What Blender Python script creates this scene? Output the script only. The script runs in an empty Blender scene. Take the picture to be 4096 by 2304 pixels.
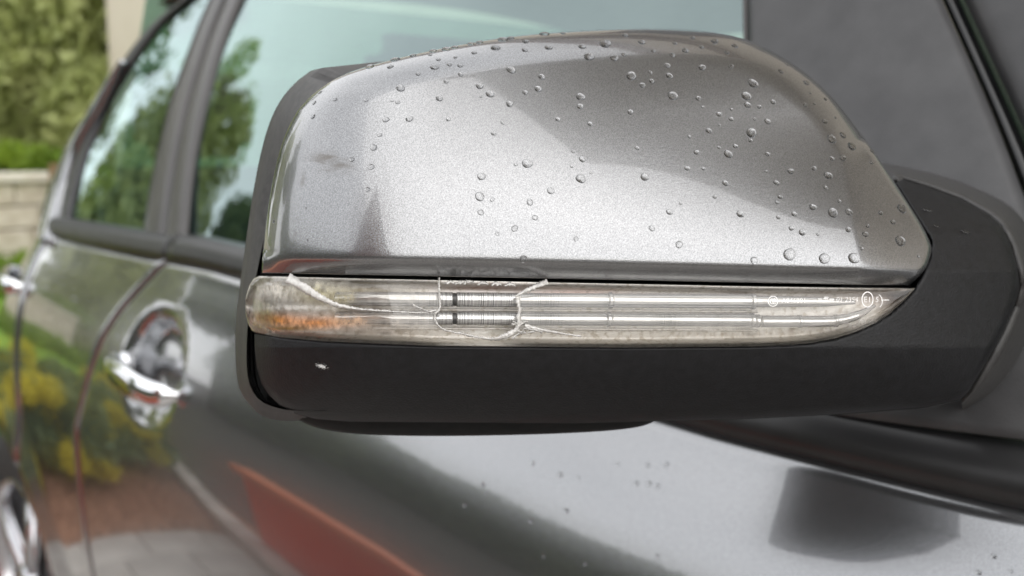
import bpy, bmesh, math, random
import numpy as np
from mathutils import Vector, Matrix, noise
from mathutils.bvhtree import BVHTree

random.seed(7)
rng = np.random.default_rng(7)
R = math.radians
scene = bpy.context.scene
C = scene.collection

# ------------------------------------------------------------------ camera
F = 4000.0                      # focal length in pixels of the 4096 x 2304 photograph
YAW, PIT = R(41), R(8)
CAM = Vector((0, 0, 1.12))
FW = Vector((math.sin(YAW) * math.cos(PIT), math.cos(YAW) * math.cos(PIT), -math.sin(PIT)))
RT = Vector((math.cos(YAW), -math.sin(YAW), 0))
UP = RT.cross(FW)
cd = bpy.data.cameras.new('camera')
cam = bpy.data.objects.new('camera', cd)
C.objects.link(cam)
cam.location = CAM
cam.rotation_euler = (math.pi / 2 - PIT, 0, -YAW)
cd.sensor_width = 36
cd.lens = 36 * F / 4096
cd.clip_start = 0.02
cd.clip_end = 500
cd.dof.use_dof = True
cd.dof.focus_distance = 0.358
cd.dof.aperture_fstop = 9.5
scene.camera = cam

# ------------------------------------------------------------------ sky, sun, exposure
SUN_EL, SUN_AZ = R(38), R(199)          # azimuth measured from +Y towards +X
w = bpy.data.worlds.new('World')
scene.world = w
w.use_nodes = True
nt = w.node_tree
bg = nt.nodes['Background']
sky = nt.nodes.new('ShaderNodeTexSky')
sky.sky_type = 'NISHITA'
sky.sun_disc = False
sky.sun_elevation = SUN_EL
sky.sun_rotation = SUN_AZ
sky.dust_density = 1.0
hs = nt.nodes.new('ShaderNodeHueSaturation')
hs.inputs['Saturation'].default_value = 0.2
tc = nt.nodes.new('ShaderNodeTexCoord')
cn = nt.nodes.new('ShaderNodeTexNoise')
cn.inputs['Scale'].default_value = 2.2
cn.inputs['Detail'].default_value = 5
cr = nt.nodes.new('ShaderNodeMapRange')
cr.inputs['From Min'].default_value = 0.35
cr.inputs['From Max'].default_value = 0.65
cr.inputs['To Min'].default_value = 0.55
cr.inputs['To Max'].default_value = 0.95
mx = nt.nodes.new('ShaderNodeMix')
mx.data_type = 'RGBA'
nt.links.new(tc.outputs['Generated'], cn.inputs['Vector'])
nt.links.new(cn.outputs['Fac'], cr.inputs['Value'])
nt.links.new(sky.outputs['Color'], hs.inputs['Color'])
nt.links.new(hs.outputs['Color'], mx.inputs['A'])
mx.inputs['B'].default_value = (6.75, 6.8, 6.9, 1)
nt.links.new(cr.outputs['Result'], mx.inputs['Factor'])
nt.links.new(mx.outputs['Result'], bg.inputs['Color'])
bg.inputs['Strength'].default_value = 0.15

sl = bpy.data.lights.new('sun', 'SUN')
sl.energy = 0.8
sl.angle = R(85)
sl.color = (1, 0.96, 0.9)
so = bpy.data.objects.new('sun', sl)
C.objects.link(so)
sd = Vector((math.sin(SUN_AZ) * math.cos(SUN_EL), math.cos(SUN_AZ) * math.cos(SUN_EL), math.sin(SUN_EL)))
so.rotation_euler = (-sd).to_track_quat('-Z', 'Y').to_euler()
so.location = sd * 30

scene.view_settings.view_transform = 'Standard'
scene.view_settings.look = 'None'
scene.view_settings.exposure = 1.0
scene.view_settings.gamma = 1.0
scene.view_settings.use_curve_mapping = False
scene.render.engine = 'CYCLES'
scene.cycles.use_denoising = True
scene.cycles.max_bounces = 12
scene.cycles.transparent_max_bounces = 24
scene.cycles.transmission_bounces = 10
scene.cycles.glossy_bounces = 6
scene.cycles.caustics_reflective = False
scene.cycles.caustics_refractive = False
scene.cycles.sample_clamp_indirect = 6.0


# ------------------------------------------------------------------ pixel helpers
def ray(px, py):
    return FW + RT * ((px - 2048) / F) + UP * ((1152 - py) / F)


def P(px, py, d):
    return CAM + ray(px, py) * d


def interp(x, pts):
    return float(np.interp(x, [p[0] for p in pts], [p[1] for p in pts]))


def resample(pts, n, smooth=2):
    pts = [np.array(p, float) for p in pts]
    for _ in range(smooth):
        q = [pts[0]]
        for a, b in zip(pts[:-1], pts[1:]):
            q += [a * .75 + b * .25, a * .25 + b * .75]
        q.append(pts[-1])
        pts = q
    A = np.array(pts)
    s = np.concatenate([[0], np.cumsum(np.linalg.norm(np.diff(A, axis=0), axis=1))])
    t = np.linspace(0, s[-1], n) if np.isscalar(n) else np.array(n) * s[-1]
    return np.stack([np.interp(t, s, A[:, k]) for k in range(A.shape[1])], 1)


def seg_dist(x, y, poly):
    p = np.array([x, y])
    a = poly[:-1]
    b = poly[1:]
    ab = b - a
    t = np.clip(((p - a) * ab).sum(1) / np.maximum((ab * ab).sum(1), 1e-9), 0, 1)
    return float(np.sqrt((((a + ab * t[:, None]) - p) ** 2).sum(1)).min())


def inside(x, y, poly):
    r = False
    n = len(poly)
    j = n - 1
    for i in range(n):
        xi, yi = poly[i]
        xj, yj = poly[j]
        if (yi > y) != (yj > y) and x < (xj - xi) * (y - yi) / (yj - yi) + xi:
            r = not r
        j = i
    return r


def sstep(a, b, x):
    t = min(1, max(0, (x - a) / (b - a)))
    return t * t * (3 - 2 * t)


# ------------------------------------------------------------------ object helpers
def mesh_obj(name, verts, faces, mat, parent=None, smooth=True, loc=None):
    me = bpy.data.meshes.new(name)
    me.from_pydata([tuple(v) for v in verts], [], faces)
    me.update()
    if smooth:
        me.polygons.foreach_set('use_smooth', [True] * len(me.polygons))
    o = bpy.data.objects.new(name, me)
    C.objects.link(o)
    if mat:
        me.materials.append(mat)
    if loc:
        o.location = loc
    if parent:
        o.parent = parent
    return o


def bm_obj(name, bm, mat, parent=None, smooth=True):
    me = bpy.data.meshes.new(name)
    bm.to_mesh(me)
    bm.free()
    if smooth:
        me.polygons.foreach_set('use_smooth', [True] * len(me.polygons))
    o = bpy.data.objects.new(name, me)
    C.objects.link(o)
    if mat:
        me.materials.append(mat)
    if parent:
        o.parent = parent
    return o


def empty(name, loc=(0, 0, 0)):
    o = bpy.data.objects.new(name, None)
    o.location = loc
    C.objects.link(o)
    return o


def tag(o, label=None, cat=None, group=None, kind=None):
    if label: o['label'] = label
    if cat: o['category'] = cat
    if group: o['group'] = group
    if kind: o['kind'] = kind
    return o


def solid(o, t, off=-1, rim=True):
    m = o.modifiers.new('thickness', 'SOLIDIFY')
    m.thickness = t
    m.offset = off
    m.use_rim = rim
    return o


def grid_faces(nu, nv, flip=False):
    f = []
    for i in range(nu - 1):
        for j in range(nv - 1):
            a, b, c, d = i * nv + j, (i + 1) * nv + j, (i + 1) * nv + j + 1, i * nv + j + 1
            f.append((a, d, c, b) if flip else (a, b, c, d))
    return f


def face_camera(o):
    """turn the sheet's faces towards the camera"""
    bm = bmesh.new()
    bm.from_mesh(o.data)
    bm.normal_update()
    s = 0
    for f in bm.faces:
        s += (CAM - f.calc_center_median()).normalized().dot(f.normal) * f.calc_area()
    if s < 0:
        bmesh.ops.reverse_faces(bm, faces=bm.faces[:])
        bm.to_mesh(o.data)
        o.data.polygons.foreach_set('use_smooth', [True] * len(o.data.polygons))
    bm.free()
    return o


def box(bm, x0, x1, y0, y1, z0, z1):
    vs = [bm.verts.new(v) for v in [(x0, y0, z0), (x1, y0, z0), (x1, y1, z0), (x0, y1, z0),
                                    (x0, y0, z1), (x1, y0, z1), (x1, y1, z1), (x0, y1, z1)]]
    for f in [(0, 3, 2, 1), (4, 5, 6, 7), (0, 1, 5, 4), (1, 2, 6, 5), (2, 3, 7, 6), (3, 0, 4, 7)]:
        bm.faces.new([vs[i] for i in f])


def box_obj(name, b, mat, parent=None, bevel=0.0, smooth=False):
    bm = bmesh.new()
    box(bm, *b)
    if bevel:
        bmesh.ops.bevel(bm, geom=bm.edges[:], offset=bevel, segments=2, affect='EDGES')
    return bm_obj(name, bm, mat, parent, smooth)


def tube(name, path, rad, mat, parent=None, seg=10, cap=True):
    """swept tube, rad a number or list"""
    n = len(path)
    path = [Vector(p) for p in path]
    rad = [rad] * n if np.isscalar(rad) else list(rad)
    verts, faces = [], []
    ref = Vector((0.3, 0.2, 1)).normalized()
    for i, p in enumerate(path):
        t = (path[min(i + 1, n - 1)] - path[max(i - 1, 0)]).normalized()
        a = t.cross(ref)
        if a.length < 1e-4: a = t.cross(Vector((1, 0, 0)))
        a.normalize()
        b = t.cross(a)
        for k in range(seg):
            th = 2 * math.pi * k / seg
            verts.append(p + (a * math.cos(th) + b * math.sin(th)) * rad[i])
    for i in range(n - 1):
        for k in range(seg):
            faces.append((i * seg + k, i * seg + (k + 1) % seg, (i + 1) * seg + (k + 1) % seg, (i + 1) * seg + k))
    if cap:
        faces.append(tuple(range(seg))[::-1])
        faces.append(tuple((n - 1) * seg + k for k in range(seg)))
    return mesh_obj(name, verts, faces, mat, parent)


# ------------------------------------------------------------------ materials
def new_mat(name):
    m = bpy.data.materials.new(name)
    m.use_nodes = True
    t = m.node_tree
    return m, t, t.nodes['Principled BSDF'], t.nodes['Material Output']


def N(t, kind, **kw):
    n = t.nodes.new(kind)
    for k, v in kw.items():
        if k in n.inputs:
            n.inputs[k].default_value = v
        else:
            setattr(n, k, v)
    return n


def noise_col(t, scale, c1, c2, detail=4, lo=.35, hi=.65, coord='Object', stretch=None):
    tc = N(t, 'ShaderNodeTexCoord')
    src = tc.outputs[coord]
    if stretch:
        mp = N(t, 'ShaderNodeMapping')
        mp.inputs['Scale'].default_value = stretch
        t.links.new(src, mp.inputs['Vector'])
        src = mp.outputs['Vector']
    n = N(t, 'ShaderNodeTexNoise', Scale=scale, Detail=detail)
    t.links.new(src, n.inputs['Vector'])
    r = N(t, 'ShaderNodeValToRGB')
    r.color_ramp.elements[0].position = lo
    r.color_ramp.elements[1].position = hi
    r.color_ramp.elements[0].color = (*c1, 1)
    r.color_ramp.elements[1].color = (*c2, 1)
    t.links.new(n.outputs['Fac'], r.inputs['Fac'])
    return r.outputs['Color'], n.outputs['Fac'], src


def add_bump(t, b, fac, strength, dist):
    bp = N(t, 'ShaderNodeBump', Strength=strength, Distance=dist)
    t.links.new(fac, bp.inputs['Height'])
    t.links.new(bp.outputs['Normal'], b.inputs['Normal'])


def simple(name, c1, c2=None, rough=.6, scale=8, metal=0, bump=0, dist=.01, spec=.5, bscale=None, **kw):
    m, t, b, _ = new_mat(name)
    c2 = c2 or tuple(x * 1.25 for x in c1)
    col, fac, src = noise_col(t, scale, c1, c2, **kw)
    t.links.new(col, b.inputs['Base Color'])
    b.inputs['Roughness'].default_value = rough
    b.inputs['Metallic'].default_value = metal
    b.inputs['Specular IOR Level'].default_value = spec
    if bump:
        if bscale:
            n2 = N(t, 'ShaderNodeTexNoise', Scale=bscale, Detail=3)
            t.links.new(src, n2.inputs['Vector'])
            fac = n2.outputs['Fac']
        add_bump(t, b, fac, bump, dist)
    return m


def paint(name, base, flake_lo, flake_hi, coat_rough=.02, rough=.34, metal=.85, dirt=False, flake_bump=.16, coat_ior=1.55):
    m, t, b, _ = new_mat(name)
    col, fac, src = noise_col(t, 2300, flake_lo, flake_hi, detail=2, lo=.3, hi=.7)
    out = col
    if dirt:
        at = N(t, 'ShaderNodeAttribute')
        at.attribute_name = 'dirt'
        n3 = N(t, 'ShaderNodeTexNoise', Scale=160, Detail=6)
        mp = N(t, 'ShaderNodeMapping')
        mp.inputs['Scale'].default_value = (.35, .35, 1.6)
        mp.inputs['Rotation'].default_value = (0, R(20), 0)
        t.links.new(src, mp.inputs['Vector'])
        t.links.new(mp.outputs['Vector'], n3.inputs['Vector'])
        mr = N(t, 'ShaderNodeMapRange')
        mr.inputs['From Min'].default_value = .42
        mr.inputs['From Max'].default_value = .62
        t.links.new(n3.outputs['Fac'], mr.inputs['Value'])
        mu = N(t, 'ShaderNodeMath', operation='MULTIPLY')
        t.links.new(at.outputs['Fac'], mu.inputs[0])
        t.links.new(mr.outputs['Result'], mu.inputs[1])
        mixc = N(t, 'ShaderNodeMix', data_type='RGBA')
        t.links.new(mu.outputs[0], mixc.inputs['Factor'])
        t.links.new(col, mixc.inputs['A'])
        mixc.inputs['B'].default_value = (.11, .095, .08, 1)
        out = mixc.outputs['Result']
        inv = N(t, 'ShaderNodeMath', operation='MULTIPLY_ADD')
        t.links.new(mu.outputs[0], inv.inputs[0])
        inv.inputs[1].default_value = -.8
        inv.inputs[2].default_value = 1.0
        t.links.new(inv.outputs[0], b.inputs['Coat Weight'])
    else:
        b.inputs['Coat Weight'].default_value = 1.0
    t.links.new(out, b.inputs['Base Color'])
    b.inputs['Metallic'].default_value = metal
    b.inputs['Roughness'].default_value = rough
    b.inputs['Coat Roughness'].default_value = coat_rough
    b.inputs['Coat IOR'].default_value = coat_ior
    if flake_bump:
        add_bump(t, b, fac, flake_bump, .0004)
    return m


M = {}
M['cap_paint'] = paint('silver_cap_paint', None, (.15, .151, .155), (.31, .313, .32), dirt=True, coat_rough=.05, rough=.27)
M['body_paint'] = paint('grey_body_paint', None, (.16, .163, .17), (.30, .305, .315), flake_bump=.1, coat_ior=1.85, rough=.17)
M['black_tex'] = simple('black_textured_plastic', (.004, .004, .0047), (.008, .008, .0095), rough=.55, scale=300, bump=.35, dist=.0006, bscale=1100, spec=.36)
M['black_smooth'] = simple('black_smooth_plastic', (.010, .010, .0105), (.016, .016, .017), rough=.40, scale=60, bump=.08, dist=.0004, bscale=900)
M['grey_tex'] = simple('dark_grey_grained_plastic', (.042, .042, .044), (.058, .058, .06), rough=.5, scale=40, bump=.3, dist=.0006, bscale=900)
M['bezel'] = simple('grey_bezel_plastic', (.032, .031, .031), (.05, .048, .047), rough=.55, scale=300, bump=.2, dist=.0005, bscale=900)
M['shell'] = simple('matt_black_shell', (.004, .004, .0042), (.008, .008, .0082), rough=.7, scale=200, spec=.25)
M['rubber'] = simple('black_rubber', (.012, .012, .012), (.02, .02, .02), rough=.5, scale=30)
M['gloss_black'] = simple('gloss_black_trim', (.008, .008, .009), (.012, .012, .012), rough=.12, scale=30)
M['pillar'] = simple('pillar_trim_film', (.045, .043, .042), (.065, .06, .058), rough=.3, scale=5, spec=.5)
M['belt'] = simple('belt_trim', (.012, .012, .0125), (.02, .02, .021), rough=.35, scale=20, bump=.05, dist=.0005)
M['chrome'] = simple('chrome', (.75, .76, .78), (.85, .86, .88), rough=.08, scale=4, metal=1)
M['alloy'] = simple('alloy', (.5, .5, .52), (.62, .62, .64), rough=.25, scale=6, metal=.9)
M['tyre'] = simple('tyre_rubber', (.012, .012, .012), (.025, .024, .023), rough=.8, scale=40, bump=.3)
M['cabin'] = simple('cabin_trim', (.03, .032, .034), (.05, .052, .055), rough=.8, scale=12)
M['seat'] = simple('seat_cloth', (.05, .055, .06), (.09, .095, .1), rough=.95, scale=60)
M['headliner'] = simple('headliner', (.35, .36, .35), (.42, .43, .42), rough=.95, scale=30)


def glass_mat(name, tint, refl_boost=1.0, ior=1.5, rough=0.0, base_refl=.12):
    m, t, b, out = new_mat(name)
    t.nodes.remove(b)
    tr = N(t, 'ShaderNodeBsdfTransparent')
    nz = N(t, 'ShaderNodeTexNoise', Scale=3.0)
    tcn = N(t, 'ShaderNodeTexCoord')
    t.links.new(tcn.outputs['Object'], nz.inputs['Vector'])
    rmp = N(t, 'ShaderNodeValToRGB')
    rmp.color_ramp.elements[0].color = (*[x * .96 for x in tint], 1)
    rmp.color_ramp.elements[1].color = (*tint, 1)
    t.links.new(nz.outputs['Fac'], rmp.inputs['Fac'])
    t.links.new(rmp.outputs['Color'], tr.inputs['Color'])
    gl = N(t, 'ShaderNodeBsdfGlossy', Roughness=rough)
    fr = N(t, 'ShaderNodeFresnel', IOR=ior)
    mu = N(t, 'ShaderNodeMath', operation='MULTIPLY_ADD', use_clamp=True)
    mu.inputs[1].default_value = refl_boost
    mu.inputs[2].default_value = base_refl
    gl.inputs['Color'].default_value = (.76, .92, .92, 1)
    t.links.new(fr.outputs[0], mu.inputs[0])
    mxs = N(t, 'ShaderNodeMixShader')
    t.links.new(mu.outputs[0], mxs.inputs['Fac'])
    t.links.new(tr.outputs[0], mxs.inputs[1])
    t.links.new(gl.outputs[0], mxs.inputs[2])
    t.links.new(mxs.outputs[0], out.inputs['Surface'])
    return m


M['glass'] = glass_mat('tinted_window_glass', (.34, .56, .50), 1.25, 1.52, base_refl=.15)


def lens_mat():
    m, t, b, out = new_mat('clear_indicator_lens')
    t.nodes.remove(b)
    tr = N(t, 'ShaderNodeBsdfTransparent')
    tr.inputs['Color'].default_value = (.96, .95, .93, 1)
    gl = N(t, 'ShaderNodeBsdfGlossy', Roughness=.03)
    df = N(t, 'ShaderNodeBsdfDiffuse')
    df.inputs['Color'].default_value = (.75, .72, .66, 1)
    fr = N(t, 'ShaderNodeFresnel', IOR=1.55)
    tcn = N(t, 'ShaderNodeTexCoord')
    nz = N(t, 'ShaderNodeTexNoise', Scale=300, Detail=8, Roughness=.65)
    t.links.new(tcn.outputs['Object'], nz.inputs['Vector'])
    mr0 = N(t, 'ShaderNodeMapRange')
    mr0.inputs['From Min'].default_value = .38
    mr0.inputs['From Max'].default_value = .68
    mr0.inputs['To Min'].default_value = .15
    mr0.inputs['To Max'].default_value = 1.5
    t.links.new(nz.outputs['Fac'], mr0.inputs['Value'])
    hz = N(t, 'ShaderNodeAttribute')
    hz.attribute_name = 'haze'
    hc = N(t, 'ShaderNodeAttribute')
    hc.attribute_name = 'grime_amber'
    t.links.new(hc.outputs['Color'], df.inputs['Color'])
    mr = N(t, 'ShaderNodeMath', operation='MULTIPLY', use_clamp=True)
    t.links.new(mr0.outputs['Result'], mr.inputs[0])
    t.links.new(hz.outputs['Fac'], mr.inputs[1])
    m1 = N(t, 'ShaderNodeMixShader')
    t.links.new(mr.outputs[0], m1.inputs['Fac'])
    t.links.new(tr.outputs[0], m1.inputs[1])
    t.links.new(df.outputs[0], m1.inputs[2])
    m2 = N(t, 'ShaderNodeMixShader')
    t.links.new(fr.outputs[0], m2.inputs['Fac'])
    t.links.new(m1.outputs[0], m2.inputs[1])
    t.links.new(gl.outputs[0], m2.inputs[2])
    t.links.new(m2.outputs[0], out.inputs['Surface'])
    return m


M['lens'] = lens_mat()


def clear_mat(name, col=(1, 1, 1), rough=0.0, ior=1.33, weight=1.0, streak=False):
    m, t, b, _ = new_mat(name)
    c, fac, src = noise_col(t, 20, tuple(x * .97 for x in col), col)
    t.links.new(c, b.inputs['Base Color'])
    b.inputs['Transmission Weight'].default_value = weight
    b.inputs['Roughness'].default_value = rough
    b.inputs['IOR'].default_value = ior
    return m


M['water'] = clear_mat('water', ior=1.33)


def rod_mat():
    """acrylic light guide: glossy clear plastic with fine cross ridges"""
    m, t, b, _ = new_mat('acrylic_light_guide')
    at = N(t, 'ShaderNodeAttribute')
    at.attribute_name = 'along'
    cmb = N(t, 'ShaderNodeCombineXYZ')
    t.links.new(at.outputs['Fac'], cmb.inputs['X'])
    nz = N(t, 'ShaderNodeTexNoise', Scale=900, Detail=3)
    t.links.new(cmb.outputs[0], nz.inputs['Vector'])
    mr = N(t, 'ShaderNodeAttribute')
    mr.attribute_name = 'ridge'
    rp = N(t, 'ShaderNodeValToRGB')
    rp.color_ramp.elements[0].position = .40
    rp.color_ramp.elements[1].position = .55
    rp.color_ramp.elements[0].color = (.10, .095, .09, 1)
    rp.color_ramp.elements[1].color = (.92, .91, .89, 1)
    t.links.new(nz.outputs['Fac'], rp.inputs['Fac'])
    mxc = N(t, 'ShaderNodeMix', data_type='RGBA')
    t.links.new(mr.outputs['Fac'], mxc.inputs['Factor'])
    mxc.inputs['A'].default_value = (.95, .945, .94, 1)
    t.links.new(rp.outputs['Color'], mxc.inputs['B'])
    out = t.nodes['Material Output']
    t.nodes.remove(b)
    tr = N(t, 'ShaderNodeBsdfTransparent')
    df = N(t, 'ShaderNodeBsdfDiffuse')
    gl = N(t, 'ShaderNodeBsdfGlossy', Roughness=.05)
    fr = N(t, 'ShaderNodeMath', operation='MULTIPLY_ADD', use_clamp=True)
    fz = N(t, 'ShaderNodeFresnel', IOR=1.5)
    t.links.new(fz.outputs[0], fr.inputs[0])
    fr.inputs[1].default_value = 1.0
    fr.inputs[2].default_value = .34
    t.links.new(mxc.outputs['Result'], gl.inputs['Color'])
    t.links.new(mxc.outputs['Result'], tr.inputs['Color'])
    t.links.new(mxc.outputs['Result'], df.inputs['Color'])
    ms1 = N(t, 'ShaderNodeMixShader')
    ms1.inputs['Fac'].default_value = .42
    t.links.new(tr.outputs[0], ms1.inputs[1])
    t.links.new(df.outputs[0], ms1.inputs[2])
    ms2 = N(t, 'ShaderNodeMixShader')
    t.links.new(fr.outputs[0], ms2.inputs['Fac'])
    t.links.new(ms1.outputs[0], ms2.inputs[1])
    t.links.new(gl.outputs[0], ms2.inputs[2])
    t.links.new(ms2.outputs[0], out.inputs['Surface'])
    return m


M['rod'] = rod_mat()
M['crack'] = simple('fractured_plastic_edge', (.62, .60, .57), (.92, .90, .87), rough=.25, scale=500, bump=.3, dist=.0012, bscale=900, lo=.3, hi=.7)
M['crack'].node_tree.nodes['Principled BSDF'].inputs['Alpha'].default_value = .72
M['crack'].node_tree.nodes['Principled BSDF'].inputs['Roughness'].default_value = .15
M['etch'] = simple('moulded_lettering', (.85, .84, .82), (.92, .91, .9), rough=.4, scale=100)


def tray_mat():
    m, t, b, _ = new_mat('stained_reflector')
    at = N(t, 'ShaderNodeAttribute')
    at.attribute_name = 'stain_tone'
    col, fac, src = noise_col(t, 420, (.70, .66, .60), (1, 1, 1), detail=6, lo=.34, hi=.48)
    mu = N(t, 'ShaderNodeMix', data_type='RGBA', blend_type='MULTIPLY')
    mu.inputs['Factor'].default_value = 1
    t.links.new(at.outputs['Color'], mu.inputs['A'])
    t.links.new(col, mu.inputs['B'])
    t.links.new(mu.outputs['Result'], b.inputs['Base Color'])
    b.inputs['Metallic'].default_value = .1
    b.inputs['Roughness'].default_value = .3
    add_bump(t, b, fac, .35, .0012)
    return m


M['tray'] = tray_mat()


# ------------------------------------------------------------------ the car's side as a surface
BELT = [(-1.4, .945), (.205, .945), (.36, .950), (.954, .987), (1.08, .990), (1.25, .987), (1.48, .984), (1.9, .98), (2.6, .97)]
TILT = [(-.02, 16), (0, 18), (.012, 25), (.03, 27), (.06, 22), (.12, 13), (.18, 6), (.26, 0), (.36, -4), (.5, -9), (.7, -14), (.9, -16)]
_h = np.linspace(0, .9, 181)
_t = np.tan(np.radians(np.interp(_h, [a for a, b in TILT], [b for a, b in TILT])))
_p = .055 - np.concatenate([[0], np.cumsum((_t[1:] + _t[:-1]) / 2 * np.diff(_h))])


def zbelt(Y):
    return interp(Y, BELT)


def plan_front(Y):
    if Y > .62: return 0.0
    if Y > .15: return .2 * (.62 - Y) ** 2
    u = min(.15 - Y, .45)
    return .0442 + .188 * u - .153 * u * u + .05 * max(0, .15 - Y - .45)


def xplan(Y, z=.8):
    X = .41 + (.05 * (Y - .9) ** 2 if Y > .9 else plan_front(Y))
    y0 = 1.92 + (1.68 - 1.92) * sstep(.72, .97, z)
    if Y > y0: X += .5 * (Y - y0) ** 2
    return X


def SX(Y, z):
    h = zbelt(Y) - z
    return xplan(Y, z) + float(np.interp(h, _h, _p))


def GX(Y, z):
    return xplan(Y, .97) + .062 + .40 * (z - zbelt(Y))


def hit(px, py, fn, off=0.0):
    d = ray(px, py)
    a, t = .05, .05
    while t < 5:
        p = CAM + d * t
        if p.x >= fn(p.y, p.z) + off:
            lo, hi = a, t
            for _ in range(18):
                m = (lo + hi) / 2
                q = CAM + d * m
                if q.x >= fn(q.y, q.z) + off: hi = m
                else: lo = m
            return CAM + d * hi
        a = t
        t += .01
    # grazing past the tail: nearest approach
    best = min((CAM + d * s for s in np.arange(.8, 3, .01)), key=lambda p: fn(p.y, p.z) - p.x)
    return best


car = empty('parked_car', (1.25, .6, 0))
tag(car, 'dark grey metallic car with a broken door mirror indicator, parked on paving', 'car')
bpy.context.view_layer.update()
CARM = Matrix.Translation((-1.25, -.6, 0))


def carpart(o, parent=None):
    """parent to the car (or to one of its parts) keeping world coordinates"""
    if parent is None or parent is car:
        o.parent = car
        o.matrix_parent_inverse = CARM
    else:
        o.parent = parent
        o.matrix_parent_inverse = Matrix.Identity(4)
    return o


def side_panel(name, y0f, y1f, z0, z1f, step, mat, fn=SX, mod=None, cut=None, roll=.011):
    """body skin between two edge curves Y=y0f(z), y1f(z); edges rolled inboard"""
    zs = list(np.arange(z0, 1.2, step))
    nv = int(round((1.0 - z0) / step))
    ny = max(4, int(round((y1f(.8) - y0f(.8)) / step)))
    verts = []
    wl = (y1f(.8) - y0f(.8))
    ed = [0, .0015 / wl, .004 / wl, .008 / wl]
    ts = ed + list(np.linspace(.014 / wl, 1 - .014 / wl, ny)) + [1 - e for e in ed[::-1]]
    rl = {0: 1.0, 1: .5, 2: .16, 3: .03}
    nt_ = len(ts)
    vv = np.linspace(0, 1, nv)
    for i, t in enumerate(ts):
        k = min(i, nt_ - 1 - i)
        for v in vv:
            ya, yb = y0f(.8), y1f(.8)
            Y = 0
            zt = z1f((y0f(.95) + (y1f(.95) - y0f(.95)) * t))
            z = z0 + (zt - z0) * v
            Y = y0f(z) + (y1f(z) - y0f(z)) * t
            X = fn(Y, z) + rl.get(k, 0) * roll
            if mod: X += mod(Y, z)
            verts.append((X, Y, z))
    faces = grid_faces(nt_, nv)
    if cut:
        faces = [f for f in faces if not cut(sum(verts[i][1] for i in f) / 4, sum(verts[i][2] for i in f) / 4)]
    o = mesh_obj(name, verts, faces, mat)
    face_camera(o)
    return o


# door shut lines
GAP1 = [(.2, 1.40), (.74, 1.375), (.83, 1.317), (.878, 1.291), (.923, 1.246), (.973, 1.184), (1.0, 1.15)]


def gap1(z): return interp(z, GAP1)


HC = (1.100, .872)          # handle dish centre (Y, z)


def dish(Y, z):
    q = ((Y - HC[0] - .015) / .086) ** 2 + ((z - HC[1]) / .062) ** 2
    return .026 * (1 - sstep(.25, 1.05, q)) if q < 1.05 else 0


HC2 = (1.86, .895)
WH = (1.93, .305)           # rear wheel centre
ARCH = .335


def flare(Y, z):
    r = math.hypot(Y - WH[0], z - WH[1])
    x = -.016 * (1 - sstep(ARCH, ARCH + .10, r))
    if r < ARCH + .012: x += .02 * (1 - sstep(ARCH - .004, ARCH + .012, r))
    return x


door = carpart(side_panel('front_door', lambda z: -.14 - .12 * (1 - z), gap1, .24, zbelt, .011, M['body_paint'], mod=lambda Y, z: dish(Y, z)))
rear = carpart(side_panel('rear_door', lambda z: gap1(z) + .004, lambda z: 1.74 if z < .6 else 1.74 + .0 * z, .24, zbelt, .012, M['body_paint'],
                          mod=lambda Y, z: flare(Y, z), cut=lambda Y, z: math.hypot(Y - WH[0], z - WH[1]) < ARCH))
quarter = carpart(side_panel('rear_quarter_panel', lambda z: 1.745, lambda z: 2.42, .24, zbelt, .012, M['body_paint'],
                             mod=lambda Y, z: flare(Y, z), cut=lambda Y, z: math.hypot(Y - WH[0], z - WH[1]) < ARCH))
fender = carpart(side_panel('front_wing', lambda z: -1.35, lambda z: -.146 - .12 * (1 - z), .24, zbelt, .03, M['body_paint'],
                            cut=lambda Y, z: math.hypot(Y + .62, z - .305) < .34))
for o in (door, rear, quarter, fender):
    solid(o, .004)

# dark inner structure behind the shut lines
verts = []
ys = np.linspace(-1.3, 2.35, 60)
zs = np.linspace(.26, .93, 16)
for Y in ys:
    for z in zs:
        verts.append((SX(Y, z) + .05, Y, z))
inner = mesh_obj('inner_frame', verts, grid_faces(60, 16), M['rubber'])
carpart(inner)


# ---- strips above the belt
def strip(name, A, B, n, m, mat, fn=GX, off=0.0, bulge=0.0, thick=.004, parent=None, smoothing=2):
    a, b = resample(A, n, smoothing), resample(B, n, smoothing)
    verts = []
    for i in range(n):
        for j in range(m):
            s = j / (m - 1)
            q = a[i] * (1 - s) + b[i] * s
            p = hit(q[0], q[1], fn, off)
            p = p + Vector((-bulge * math.sin(math.pi * s) ** .6, 0, 0)) if bulge else p
            verts.append(p)
    o = mesh_obj(name, verts, grid_faces(n, m), mat)
    face_camera(o)
    if thick: solid(o, thick)
    return carpart(o, parent)


L_OUT = [(770, -60), (740, 0), (644, 60), (556, 151), (477, 262), (397, 413), (350, 493), (310, 604), (270, 715), (250, 800), (236, 925)]
L_IN = [(830, -60), (763, 0), (660, 87), (572, 199), (493, 318), (429, 429), (374, 556), (326, 684), (294, 803), (272, 935)]
B_L = [(860, -60), (835, 0), (787, 103), (731, 262), (684, 382), (652, 509), (620, 636), (592, 795), (568, 960)]
B_R = [(990, -60), (966, 0), (906, 143), (859, 286), (819, 445), (787, 588), (763, 763), (745, 970)]
B_M = [(925, -60), (903, 0), (848, 125), (797, 276), (753, 414), (722, 548), (694, 700), (660, 965)]
D_OUT = [(520, 240), (425, 372), (342, 500), (294, 572), (254, 660), (211, 755), (183, 858), (171, 938), (180, 970)]
D_IN = [(524, 244), (448, 385), (385, 500), (335, 572), (298, 660), (262, 755), (240, 858), (228, 938), (222, 968)]


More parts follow.
